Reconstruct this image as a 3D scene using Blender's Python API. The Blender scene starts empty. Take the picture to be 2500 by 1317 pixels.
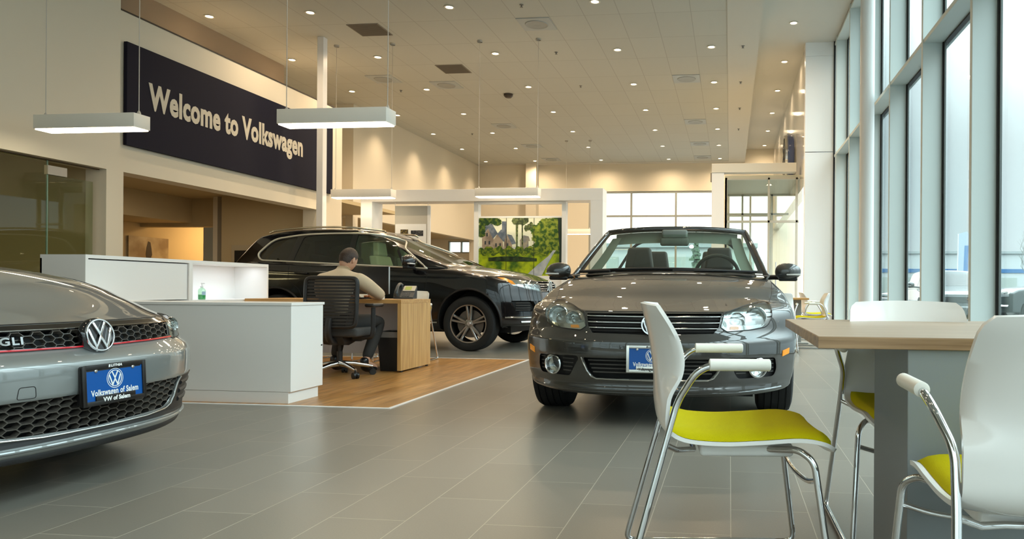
import bpy, bmesh, math, random
from mathutils import Vector, Matrix
from mathutils.bvhtree import BVHTree
random.seed(7)
PI = math.pi
scene = bpy.context.scene
col = scene.collection
rad = math.radians

# ---------------- camera ----------------
cam_d = bpy.data.cameras.new('camera'); cam = bpy.data.objects.new('camera', cam_d); col.objects.link(cam)
scene.camera = cam
cam_d.sensor_width = 36.0; cam_d.lens = 36.0*1788/2500
cam_d.shift_x = (1250-1577)/2500; cam_d.shift_y = (706.6-658.5)/2500
cam_d.clip_start = 0.05; cam_d.clip_end = 400
CAM_A = math.atan2(205.0, 1788.0)
cam.matrix_world = Matrix.Translation((0, 0, .853)) @ Matrix.Rotation(CAM_A, 4, 'Z') @ Matrix.Rotation(PI/2, 4, 'X') @ Matrix.Rotation(.0068, 4, 'Z')

# ---------------- colour management ----------------
scene.view_settings.view_transform = 'Standard'; scene.view_settings.look = 'None'
scene.view_settings.gamma = 1.0; scene.view_settings.use_curve_mapping = False
scene.view_settings.exposure = 0.37
scene.cycles.max_bounces = 8; scene.cycles.diffuse_bounces = 4; scene.cycles.glossy_bounces = 4
scene.cycles.transmission_bounces = 8; scene.cycles.transparent_max_bounces = 16
scene.cycles.caustics_reflective = False; scene.cycles.caustics_refractive = False
scene.cycles.sample_clamp_indirect = 4.0
scene.cycles.use_denoising = True

# ---------------- world: overcast sky, brighter towards the back of the lot ----------------
SKY_BASE, SKY_BACK, SKY_ZENITH = 1.05, 1.3, 6.6
world = bpy.data.worlds.new('overcast_sky'); scene.world = world; world.use_nodes = True
wn = world.node_tree; wn.nodes.clear()
w_out = wn.nodes.new('ShaderNodeOutputWorld'); w_bg = wn.nodes.new('ShaderNodeBackground')
w_tc = wn.nodes.new('ShaderNodeTexCoord'); w_sep = wn.nodes.new('ShaderNodeSeparateXYZ')
w_map = wn.nodes.new('ShaderNodeMapRange'); w_mix = wn.nodes.new('ShaderNodeMix'); w_mix.data_type = 'RGBA'
w_noise = wn.nodes.new('ShaderNodeTexNoise'); w_noise.inputs['Scale'].default_value = 2.2; w_noise.inputs['Detail'].default_value = 3
w_ramp = wn.nodes.new('ShaderNodeValToRGB')
w_ramp.color_ramp.elements[0].position = .35; w_ramp.color_ramp.elements[0].color = (.62, .76, .82, 1)
w_ramp.color_ramp.elements[1].position = .68; w_ramp.color_ramp.elements[1].color = (.86, .93, .96, 1)
wn.links.new(w_tc.outputs['Generated'], w_sep.inputs[0]); wn.links.new(w_tc.outputs['Generated'], w_noise.inputs['Vector'])
wn.links.new(w_noise.outputs['Fac'], w_ramp.inputs['Fac'])
w_map.inputs['From Min'].default_value = .70; w_map.inputs['From Max'].default_value = .95
wn.links.new(w_sep.outputs['Y'], w_map.inputs['Value'])
w_mx = wn.nodes.new('ShaderNodeMapRange'); w_mx.inputs['From Min'].default_value = .13; w_mx.inputs['From Max'].default_value = .06
wn.links.new(w_sep.outputs['X'], w_mx.inputs['Value'])
w_mul = wn.nodes.new('ShaderNodeMath'); w_mul.operation = 'MULTIPLY'; wn.links.new(w_map.outputs[0], w_mul.inputs[0]); wn.links.new(w_mx.outputs[0], w_mul.inputs[1])
wn.links.new(w_mul.outputs[0], w_mix.inputs['Factor'])
wn.links.new(w_ramp.outputs['Color'], w_mix.inputs['A']); w_mix.inputs['B'].default_value = (2.2, 2.1, 1.95, 1)
# overcast sky: the zenith and the side behind the viewpoint are brighter than the horizon
w_el = wn.nodes.new('ShaderNodeMapRange'); w_el.interpolation_type = 'SMOOTHSTEP'
w_el.inputs['From Min'].default_value = .16; w_el.inputs['From Max'].default_value = .70; w_el.inputs['To Min'].default_value = 0; w_el.inputs['To Max'].default_value = SKY_ZENITH
wn.links.new(w_sep.outputs['Z'], w_el.inputs['Value'])
w_bk = wn.nodes.new('ShaderNodeMapRange'); w_bk.interpolation_type = 'SMOOTHSTEP'
w_bk.inputs['From Min'].default_value = .35; w_bk.inputs['From Max'].default_value = -.35; w_bk.inputs['To Min'].default_value = SKY_BASE; w_bk.inputs['To Max'].default_value = SKY_BACK
wn.links.new(w_sep.outputs['Y'], w_bk.inputs['Value'])
w_add = wn.nodes.new('ShaderNodeMath'); w_add.operation = 'ADD'; wn.links.new(w_el.outputs[0], w_add.inputs[0]); wn.links.new(w_bk.outputs[0], w_add.inputs[1])
wn.links.new(w_mix.outputs['Result'], w_bg.inputs['Color']); wn.links.new(w_add.outputs[0], w_bg.inputs['Strength'])
wn.links.new(w_bg.outputs[0], w_out.inputs['Surface'])

# ---------------- lights of the building ----------------
WARM = (1.0, .76, .50)
def add_light(name, kind, loc, energy, color=WARM, rot=(0, 0, 0), **kw):
    d = bpy.data.lights.new(name, kind); d.energy = energy; d.color = color
    for k, v in kw.items(): setattr(d, k, v)
    o = bpy.data.objects.new(name, d); o.location = loc; o.rotation_euler = rot; col.objects.link(o)
    return o
def portal(name, loc, rot, sx, sy):
    o = add_light(name, 'AREA', loc, 1, (1, 1, 1), rot, shape='RECTANGLE', size=sx, size_y=sy)
    o.data.cycles.is_portal = True
portal('right_window_portal', (2.75, 5, 3.0), (0, rad(90), 0), 6.4, 22)
portal('back_window_portal', (-2.9, 27.9, 2.4), (rad(-90), 0, 0), 4.8, 4.6)
portal('front_window_portal', (-3, -5.6, 2.4), (rad(90), 0, 0), 11, 4.6)
LIGHT_X = (-9.1, -7.22, -4.73, -2.24, -.39)
LIGHT_Y = tuple(11.88+2.44*k for k in range(-6, 7))
DOWNLIGHT_W = 185
for ly in LIGHT_Y:
    for lx in LIGHT_X:
        if lx == -.39 and 10 < ly < 13: continue
        if lx == -9.1 and ly < 11: continue
        if lx in (-7.22, -2.24) and ly < 10 : continue
        add_light('downlight_lamp', 'SPOT', (lx, ly, 5.56), DOWNLIGHT_W*(.22 if ly < 11 else .85 if ly < 14 else 1.2)*(.45 if lx == -9.1 else 1)*(.6 if ly > 26 else 1), WARM, (0, 0, 0), spot_size=rad(105 if lx == -9.1 else 165), spot_blend=1.0, shadow_soft_size=.06)
for k in range(6):
    add_light('downlight_lamp', 'SPOT', (1.2, 14.5+2.44*k, 6.04), 60, WARM, (0, 0, 0), spot_size=rad(165), spot_blend=1.0, shadow_soft_size=.06)

# ---------------- materials ----------------
MATS = {}
def mat(name, color=(.8, .8, .8), rough=.5, metal=0.0, coat=0.0, coat_rough=.03, trans=0.0, ior=1.45, emit=None, emit_s=0, alpha=1.0, spec=.5, sheen=0.0):
    if name in MATS: return MATS[name]
    m = bpy.data.materials.new(name); m.use_nodes = True
    b = m.node_tree.nodes['Principled BSDF']
    b.inputs['Base Color'].default_value = (*color, 1); b.inputs['Roughness'].default_value = rough
    b.inputs['Metallic'].default_value = metal; b.inputs['Coat Weight'].default_value = coat
    b.inputs['Coat Roughness'].default_value = coat_rough; b.inputs['Transmission Weight'].default_value = trans
    b.inputs['IOR'].default_value = ior; b.inputs['Alpha'].default_value = alpha
    b.inputs['Specular IOR Level'].default_value = spec; b.inputs['Sheen Weight'].default_value = sheen
    if emit:
        b.inputs['Emission Color'].default_value = (*emit, 1); b.inputs['Emission Strength'].default_value = emit_s
    MATS[name] = m
    return m
def bsdf(m): return m.node_tree.nodes['Principled BSDF']
def nd(m, t, **kw):
    n = m.node_tree.nodes.new(t)
    for k, v in kw.items():
        if k in n.inputs: n.inputs[k].default_value = v
        else: setattr(n, k, v)
    return n
def lk(m, a, b): m.node_tree.links.new(a, b)
def noise_tint(m, c1, c2, scale=(1, 1, 1), nscale=5.0, detail=4, bump=0.0, lo=.3, hi=.7):
    tc = nd(m, 'ShaderNodeTexCoord'); mp = nd(m, 'ShaderNodeMapping'); mp.inputs['Scale'].default_value = scale
    lk(m, tc.outputs['Object'], mp.inputs['Vector'])
    n = nd(m, 'ShaderNodeTexNoise'); n.inputs['Scale'].default_value = nscale; n.inputs['Detail'].default_value = detail
    lk(m, mp.outputs['Vector'], n.inputs['Vector'])
    r = nd(m, 'ShaderNodeValToRGB'); r.color_ramp.elements[0].color = (*c1, 1); r.color_ramp.elements[1].color = (*c2, 1)
    r.color_ramp.elements[0].position = lo; r.color_ramp.elements[1].position = hi
    lk(m, n.outputs['Fac'], r.inputs['Fac']); lk(m, r.outputs['Color'], bsdf(m).inputs['Base Color'])
    if bump:
        bp = nd(m, 'ShaderNodeBump'); bp.inputs['Strength'].default_value = bump; bp.inputs['Distance'].default_value = .002
        lk(m, n.outputs['Fac'], bp.inputs['Height']); lk(m, bp.outputs['Normal'], bsdf(m).inputs['Normal'])
    return m
def thin_glass(name, tint=(.9, .96, .93), refl=.06, rough=0.0):
    if name in MATS: return MATS[name]
    m = bpy.data.materials.new(name); m.use_nodes = True; nt = m.node_tree; nt.nodes.clear()
    o = nt.nodes.new('ShaderNodeOutputMaterial'); mx = nt.nodes.new('ShaderNodeMixShader')
    t = nt.nodes.new('ShaderNodeBsdfTransparent'); g = nt.nodes.new('ShaderNodeBsdfGlossy')
    t.inputs['Color'].default_value = (*tint, 1); g.inputs['Roughness'].default_value = rough
    lw = nt.nodes.new('ShaderNodeLayerWeight'); lw.inputs['Blend'].default_value = .5
    pw = nt.nodes.new('ShaderNodeMath'); pw.operation = 'POWER'; pw.inputs[1].default_value = 4.5
    ad = nt.nodes.new('ShaderNodeMath'); ad.operation = 'MULTIPLY_ADD'; ad.inputs[1].default_value = .9; ad.inputs[2].default_value = refl; ad.use_clamp = True
    nt.links.new(lw.outputs['Facing'], pw.inputs[0]); nt.links.new(pw.outputs[0], ad.inputs[0]); nt.links.new(ad.outputs[0], mx.inputs[0])
    nt.links.new(t.outputs[0], mx.inputs[1]); nt.links.new(g.outputs[0], mx.inputs[2]); nt.links.new(mx.outputs[0], o.inputs['Surface'])
    MATS[name] = m
    return m
def wood(name, c1, c2, axis='x', nscale=3.0, rough=.4, stretch=14):
    m = mat(name, c1, rough)
    s = {'x': (1, stretch, stretch), 'y': (stretch, 1, stretch), 'z': (stretch, stretch, 1)}[axis]
    return noise_tint(m, c1, c2, s, nscale, 6, .05)

# ---------------- mesh helpers ----------------
class MB:
    """collects geometry of ONE part"""
    def __init__(s): s.v = []; s.f = []
    def add(s, vs, fs):
        o = len(s.v); s.v += [tuple(p) for p in vs]; s.f += [tuple(i+o for i in f) for f in fs]; return s
    def box(s, a, b):
        x0, y0, z0 = a; x1, y1, z1 = b
        return s.add([(x0,y0,z0),(x1,y0,z0),(x1,y1,z0),(x0,y1,z0),(x0,y0,z1),(x1,y0,z1),(x1,y1,z1),(x0,y1,z1)],
            [(0,3,2,1),(4,5,6,7),(0,1,5,4),(1,2,6,5),(2,3,7,6),(3,0,4,7)])
    def rbox(s, a, b, r, seg=2):
        bm = bmesh.new(); bmesh.ops.create_cube(bm, size=1)
        for v in bm.verts:
            v.co = Vector([(a[i]+b[i])/2+v.co[i]*(b[i]-a[i]) for i in range(3)])
        bmesh.ops.bevel(bm, geom=bm.edges[:], offset=r, segments=seg, profile=.5, affect='EDGES')
        s.addbm(bm); return s
    def addbm(s, bm):
        bm.verts.index_update()
        s.add([v.co[:] for v in bm.verts], [[v.index for v in f.verts] for f in bm.faces]); bm.free(); return s
    def prism(s, poly, axis, a, b):
        """poly: list of 2d points, axis: normal axis, extruded a..b"""
        n = len(poly)
        def P(p, h):
            return {'x': (h, p[0], p[1]), 'y': (p[0], h, p[1]), 'z': (p[0], p[1], h)}[axis]
        vs = [P(p, a) for p in poly]+[P(p, b) for p in poly]
        fs = [tuple(range(n))[::-1], tuple(range(n, 2*n))]+[(i, (i+1) % n, n+(i+1) % n, n+i) for i in range(n)]
        return s.add(vs, fs)
    def cyl(s, p0, p1, r0, r1=None, n=20, cap=True):
        r1 = r0 if r1 is None else r1
        p0 = Vector(p0); p1 = Vector(p1); d = (p1-p0).normalized()
        u = d.orthogonal().normalized(); w = d.cross(u)
        vs = []
        for p, r in ((p0, r0), (p1, r1)):
            for i in range(n):
                t = 2*PI*i/n; vs.append(p+(u*math.cos(t)+w*math.sin(t))*r)
        fs = [(i, (i+1) % n, n+(i+1) % n, n+i) for i in range(n)]
        if cap: fs += [tuple(range(n))[::-1], tuple(range(n, 2*n))]
        return s.add(vs, fs)
    def tube(s, pts, r, n=10, closed=False, cap=True, flat=None):
        """swept tube; r scalar or list; flat=(scale along local w)"""
        pts = [Vector(p) for p in pts]; N = len(pts); rs = r if isinstance(r, (list, tuple)) else [r]*N
        vs = []; u = None
        for i, p in enumerate(pts):
            if closed: t = (pts[(i+1) % N]-pts[i-1])
            else: t = pts[min(i+1, N-1)]-pts[max(i-1, 0)]
            t = t.normalized() if t.length > 1e-9 else Vector((0, 0, 1))
            if u is None: u = t.orthogonal().normalized()
            u = (u-t*u.dot(t)); u = u.normalized() if u.length > 1e-6 else t.orthogonal().normalized()
            w = t.cross(u)
            for k in range(n):
                a = 2*PI*k/n; vs.append(p+(u*math.cos(a)+w*math.sin(a)*(flat or 1))*rs[i])
        fs = []
        for i in range(N if closed else N-1):
            j = (i+1) % N
            for k in range(n): fs.append((i*n+k, i*n+(k+1) % n, j*n+(k+1) % n, j*n+k))
        if cap and not closed: fs += [tuple(range(n))[::-1], tuple(range((N-1)*n, N*n))]
        return s.add(vs, fs)
    def lathe(s, prof, n=40, center=(0, 0, 0), axis='z'):
        """prof: (r, h) list"""
        cx, cy, cz = center; vs = []
        for r, h in prof:
            for k in range(n):
                a = 2*PI*k/n; x, y = r*math.cos(a), r*math.sin(a)
                vs.append({'z': (cx+x, cy+y, cz+h), 'x': (cx+h, cy+x, cz+y), 'y': (cx+x, cy+h, cz+y)}[axis])
        m = len(prof)
        fs = [(i*n+k, i*n+(k+1) % n, (i+1)*n+(k+1) % n, (i+1)*n+k) for i in range(m-1) for k in range(n)]
        return s.add(vs, fs)
    def grid(s, fn, nu, nv):
        vs = [fn(i/nu, j/nv) for j in range(nv+1) for i in range(nu+1)]
        fs = [(j*(nu+1)+i, j*(nu+1)+i+1, (j+1)*(nu+1)+i+1, (j+1)*(nu+1)+i) for j in range(nv) for i in range(nu)]
        return s.add(vs, fs)
    def sphere(s, c, r, nu=20, nv=12):
        rx, ry, rz = r if isinstance(r, (tuple, list)) else (r, r, r)
        bm = bmesh.new(); bmesh.ops.create_uvsphere(bm, u_segments=nu, v_segments=nv, radius=1)
        for v in bm.verts: v.co = Vector((c[0]+v.co.x*rx, c[1]+v.co.y*ry, c[2]+v.co.z*rz))
        return s.addbm(bm)
    def xf(s, M, start=0):
        for i in range(start, len(s.v)): s.v[i] = tuple(M @ Vector(s.v[i]))
        return s
    def build(s, name, m, parent=None, smooth=35, loc=None, bevel=0, fix=True):
        me = bpy.data.meshes.new(name); me.from_pydata([tuple(p) for p in s.v], [], s.f)
        bm = bmesh.new(); bm.from_mesh(me)
        if fix:
            bmesh.ops.remove_doubles(bm, verts=bm.verts, dist=1e-6); bmesh.ops.recalc_face_normals(bm, faces=bm.faces)
        if bevel:
            es = [e for e in bm.edges if len(e.link_faces) == 2 and e.calc_face_angle(0) > rad(40)]
            bmesh.ops.bevel(bm, geom=es, offset=bevel, segments=2, profile=.5, affect='EDGES', clamp_overlap=True)
        bm.to_mesh(me); bm.free()
        return finish(name, me, m, parent, smooth, loc)
def finish(name, me, m, parent=None, smooth=35, loc=None):
    me.name = name
    if m is not None: me.materials.append(m)
    if smooth:
        me.polygons.foreach_set('use_smooth', [True]*len(me.polygons)); me.set_sharp_from_angle(angle=rad(smooth))
    o = bpy.data.objects.new(name, me); col.objects.link(o)
    if parent is not None: o.parent = parent
    if loc is not None: o.location = loc
    return o
def tag(o, label=None, cat=None, group=None, kind=None):
    if label: o['label'] = label
    if cat: o['category'] = cat
    if group: o['group'] = group
    if kind: o['kind'] = kind
    return o
def thing(name, label, cat, loc=(0, 0, 0), rz=0, group=None):
    o = bpy.data.objects.new(name, None); col.objects.link(o); o.empty_display_size = .1
    o.location = loc; o.rotation_euler = (0, 0, rz)
    return tag(o, label, cat, group)
def struct(o): o['kind'] = 'structure'; return o
KIDS = {}
def copy_tree(o, loc=None, rz=None, label=None, group=None, parent=None):
    c = o.copy(); col.objects.link(c); c.parent = parent
    if loc is not None: c.location = loc
    if rz is not None: c.rotation_euler = (0, 0, rz)
    if label: c['label'] = label
    if group: c['group'] = group
    for ch in [k for k in list(o.children)]: copy_tree(ch, parent=c)
    return c
def smooth_path(pts, n=8):
    """Catmull-Rom through pts"""
    P = [Vector(p) for p in pts]; P = [P[0]*2-P[1]]+P+[P[-1]*2-P[-2]]; out = []
    for i in range(1, len(P)-2):
        for k in range(n):
            t = k/n
            out.append(.5*((2*P[i])+(-P[i-1]+P[i+1])*t+(2*P[i-1]-5*P[i]+4*P[i+1]-P[i+2])*t*t+(-P[i-1]+3*P[i]-3*P[i+1]+P[i+2])*t**3))
    out.append(P[-2]); return out
def fillet(pts, r, n=6):
    """round the corners of a polyline"""
    P = [Vector(p) for p in pts]; out = [P[0]]
    for i in range(1, len(P)-1):
        a = (P[i-1]-P[i]); b = (P[i+1]-P[i]); rr = min(r if not isinstance(r, (list, tuple)) else r[i-1], a.length*.49, b.length*.49)
        A = P[i]+a.normalized()*rr; B = P[i]+b.normalized()*rr
        for k in range(n+1):
            t = k/n; out.append(A*(1-t)**2+P[i]*2*t*(1-t)+B*t*t)
    out.append(P[-1]); return out
def rpoly(pts, r, n=4):
    """rounded closed 2d polygon"""
    out = []; N = len(pts)
    for i in range(N):
        p0 = Vector(pts[i-1]); p = Vector(pts[i]); p1 = Vector(pts[(i+1) % N])
        rr = r[i] if isinstance(r, (list, tuple)) else r
        a = p0-p; b = p1-p; rr = min(rr, a.length*.48, b.length*.48)
        A = p+a.normalized()*rr; B = p+b.normalized()*rr
        if rr < 1e-6: out.append(tuple(p)); continue
        for k in range(n+1):
            t = k/n; q = A*(1-t)**2+p*2*t*(1-t)+B*t*t; out.append((q.x, q.y))
    return out
def text_mesh(body, size, offset=0.0, extrude=0.0, align='CENTER', spacing=1.0, xscale=1.0, shear=0.0):
    """mesh data of a line of text in its own xy plane"""
    cu = bpy.data.curves.new('lettering', 'FONT'); cu.body = body; cu.size = size; cu.offset = offset; cu.extrude = extrude
    cu.align_x = align; cu.align_y = 'CENTER'; cu.space_character = spacing; cu.resolution_u = 3; cu.shear = shear
    o = bpy.data.objects.new('lettering', cu); col.objects.link(o)
    bpy.context.view_layer.update()
    dg = bpy.context.evaluated_depsgraph_get(); me = bpy.data.meshes.new_from_object(o.evaluated_get(dg))
    bpy.data.objects.remove(o); bpy.data.curves.remove(cu)
    if xscale != 1:
        for v in me.vertices: v.co.x *= xscale
    return me
def text_obj(name, body, size, m, parent, M, **kw):
    me = text_mesh(body, size, **kw); me.transform(M)
    return finish(name, me, m, parent, smooth=0)
def clip_sh(poly, inside_r):
    return poly
def stroke2d(pts, w):
    """2d polyline with mitred joints -> polygon"""
    P = [Vector(p) for p in pts]; L = []; Rr = []
    for i in range(len(P)):
        if i == 0: d = (P[1]-P[0]).normalized(); nrm = Vector((-d.y, d.x)); k = 1
        elif i == len(P)-1: d = (P[i]-P[i-1]).normalized(); nrm = Vector((-d.y, d.x)); k = 1
        else:
            d0 = (P[i]-P[i-1]).normalized(); d1 = (P[i+1]-P[i]).normalized()
            n0 = Vector((-d0.y, d0.x)); n1 = Vector((-d1.y, d1.x)); nrm = (n0+n1).normalized(); k = 1/max(.25, nrm.dot(n0))
        L.append(P[i]+nrm*w/2*k); Rr.append(P[i]-nrm*w/2*k)
    return L, Rr
def emblem(mb, R, depth, M, ring=.12, sw=.155):
    """round letter badge: ring, V over W; built in xy plane, z = thickness"""
    st = len(mb.v); N = 56
    def ringpart(r0, r1, z0, z1):
        vs = []
        for r, z in ((r0, z0), (r0, z1), (r1, z1), (r1, z0)):
            vs += [(r*math.cos(2*PI*i/N), r*math.sin(2*PI*i/N), z) for i in range(N)]
        fs = [(a*N+i, a*N+(i+1) % N, ((a+1) % 4)*N+(i+1) % N, ((a+1) % 4)*N+i) for a in range(4) for i in range(N)]
        mb.add(vs, fs)
    ringpart(R*(1-ring), R, 0, depth)
    def strokes(pts, w):
        L, Rr = stroke2d(pts, w)
        for i in range(len(pts)-1):
            q = [L[i], Rr[i], Rr[i+1], L[i+1]]
            mb.prism([(p.x*R, p.y*R) for p in q], 'z', 0, depth*.9)
    strokes([(-.41, .80), (0, .03), (.41, .80)], sw)
    strokes([(-.80, .42), (-.37, -.79), (0, -.08), (.37, -.79), (.80, .42)], sw)
    mb.xf(M, st)
# ---------------- room materials ----------------
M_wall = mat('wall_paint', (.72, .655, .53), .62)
M_wall_painted_shade = mat('upper_wall_painted_shade', (.34, .26, .185), .7)  # wall paint darkened to brown: the recess shade is put into the colour
M_white = mat('white_gypsum', (.80, .79, .75), .55)
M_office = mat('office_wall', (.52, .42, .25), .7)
M_post = mat('white_satin_paint', (.88, .87, .86), .35)
M_alu = mat('pale_aluminium', (.62, .68, .655), .45, .0)
M_gasket = mat('black_gasket', (.018, .016, .015), .5)
M_glass = thin_glass('window_glass', (.93, .98, .97), .05)
M_glass_office = thin_glass('office_glass', (.80, .84, .74), .03)
M_glass_vest = thin_glass('vestibule_glass', (.97, .985, .96), .05)
M_gloss_wall = mat('glossy_white_panel', (.72, .70, .64), .12, coat=.5)
M_translucent = mat('white_satin_cladding', (.93, .93, .93), .3)

# floor tiles: 300 x 600 running bond
M_floor = mat('porcelain_floor_tile', (.3, .29, .26), .28)
def floor_nodes(m):
    tc = nd(m, 'ShaderNodeTexCoord'); sp = nd(m, 'ShaderNodeSeparateXYZ'); lk(m, tc.outputs['Object'], sp.inputs[0])
    ax = nd(m, 'ShaderNodeMath', operation='ADD'); ax.inputs[1].default_value = 1.171+.295*200; lk(m, sp.outputs['X'], ax.inputs[0])
    ay = nd(m, 'ShaderNodeMath', operation='ADD'); ay.inputs[1].default_value = -3.16+.6*100; lk(m, sp.outputs['Y'], ay.inputs[0])
    cb = nd(m, 'ShaderNodeCombineXYZ'); lk(m, ay.outputs[0], cb.inputs['X']); lk(m, ax.outputs[0], cb.inputs['Y'])
    br = nd(m, 'ShaderNodeTexBrick'); br.offset = .5; br.offset_frequency = 2; br.squash = 1
    br.inputs['Scale'].default_value = 1; br.inputs['Brick Width'].default_value = .6; br.inputs['Row Height'].default_value = .295
    br.inputs['Mortar Size'].default_value = .0022; br.inputs['Mortar Smooth'].default_value = .3; br.inputs['Bias'].default_value = 0
    br.inputs['Color1'].default_value = (.205, .188, .156, 1); br.inputs['Color2'].default_value = (.235, .215, .180, 1)
    br.inputs['Mortar'].default_value = (.42, .38, .31, 1)
    lk(m, cb.outputs[0], br.inputs['Vector'])
    n = nd(m, 'ShaderNodeTexNoise'); n.inputs['Scale'].default_value = 160; n.inputs['Detail'].default_value = 3
    lk(m, tc.outputs['Object'], n.inputs['Vector'])
    mx = nd(m, 'ShaderNodeMix', data_type='RGBA', blend_type='MULTIPLY'); mx.inputs['Factor'].default_value = .35
    rm = nd(m, 'ShaderNodeMapRange'); rm.inputs['To Min'].default_value = .72; rm.inputs['To Max'].default_value = 1.25
    rm.inputs['From Min'].default_value = .3; rm.inputs['From Max'].default_value = .7
    lk(m, n.outputs['Fac'], rm.inputs['Value']); lk(m, br.outputs['Color'], mx.inputs['A']); lk(m, rm.outputs[0], mx.inputs['B'])
    lk(m, mx.outputs['Result'], bsdf(m).inputs['Base Color'])
    bp = nd(m, 'ShaderNodeBump'); bp.inputs['Strength'].default_value = .35; bp.inputs['Distance'].default_value = .002; bp.invert = True
    lk(m, br.outputs['Fac'], bp.inputs['Height'])
    bp2 = nd(m, 'ShaderNodeBump'); bp2.inputs['Strength'].default_value = .12; bp2.inputs['Distance'].default_value = .001
    lk(m, n.outputs['Fac'], bp2.inputs['Height']); lk(m, bp.outputs['Normal'], bp2.inputs['Normal']); lk(m, bp2.outputs['Normal'], bsdf(m).inputs['Normal'])
    r2 = nd(m, 'ShaderNodeMapRange'); r2.inputs['To Min'].default_value = .24; r2.inputs['To Max'].default_value = .38
    lk(m, n.outputs['Fac'], r2.inputs['Value']); lk(m, r2.outputs[0], bsdf(m).inputs['Roughness'])
floor_nodes(M_floor)
# ceiling tiles
M_ceil = mat('acoustic_ceiling_tile', (.7, .68, .62), .85)
def ceil_nodes(m):
    tc = nd(m, 'ShaderNodeTexCoord'); sp = nd(m, 'ShaderNodeSeparateXYZ'); lk(m, tc.outputs['Object'], sp.inputs[0])
    ax = nd(m, 'ShaderNodeMath', operation='ADD'); ax.inputs[1].default_value = .079+.615*200; lk(m, sp.outputs['X'], ax.inputs[0])
    ay = nd(m, 'ShaderNodeMath', operation='ADD'); ay.inputs[1].default_value = -12.48+1.215*50; lk(m, sp.outputs['Y'], ay.inputs[0])
    cb = nd(m, 'ShaderNodeCombineXYZ'); lk(m, ay.outputs[0], cb.inputs['X']); lk(m, ax.outputs[0], cb.inputs['Y'])
    br = nd(m, 'ShaderNodeTexBrick'); br.offset = 0; br.inputs['Scale'].default_value = 1
    br.inputs['Brick Width'].default_value = 1.215; br.inputs['Row Height'].default_value = .615
    br.inputs['Mortar Size'].default_value = .007; br.inputs['Mortar Smooth'].default_value = .2
    br.inputs['Color1'].default_value = (.535, .535, .485, 1); br.inputs['Color2'].default_value = (.52, .52, .472, 1); br.inputs['Mortar'].default_value = (.40, .39, .35, 1)
    lk(m, cb.outputs[0], br.inputs['Vector']); lk(m, br.outputs['Color'], bsdf(m).inputs['Base Color'])
ceil_nodes(M_ceil)
M_ceil2 = mat('ceiling_gypsum', (.60, .58, .52), .7)

def slab(name, a, b, m, bevel=0, parent=None): return MB().box(a, b).build(name, m, parent, smooth=0, bevel=bevel)
def wall_open(axis, pos, thick, u0, u1, z0, z1, holes):
    """wall mesh with rectangular openings. axis 'x': plane x=pos, u is y; holes (ua,ub,za,zb)"""
    us = sorted({u0, u1, *[h[0] for h in holes], *[h[1] for h in holes]}); zs = sorted({z0, z1, *[h[2] for h in holes], *[h[3] for h in holes]})
    us = [u for u in us if u0 <= u <= u1]; zs = [z for z in zs if z0 <= z <= z1]
    mb = MB()
    for i in range(len(us)-1):
        run = None
        for j in range(len(zs)-1):
            cu, cz = (us[i]+us[i+1])/2, (zs[j]+zs[j+1])/2
            solid = not any(h[0] < cu < h[1] and h[2] < cz < h[3] for h in holes)
            if solid and run is None: run = zs[j]
            if run is not None and (not solid or j == len(zs)-2):
                top = zs[j+1] if solid else zs[j]
                if axis == 'x': mb.box((min(pos, pos+thick), us[i], run), (max(pos, pos+thick), us[i+1], top))
                else: mb.box((us[i], min(pos, pos+thick), run), (us[i+1], max(pos, pos+thick), top))
                run = None
    return mb
H = 5.593; H2 = 6.07
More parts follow.
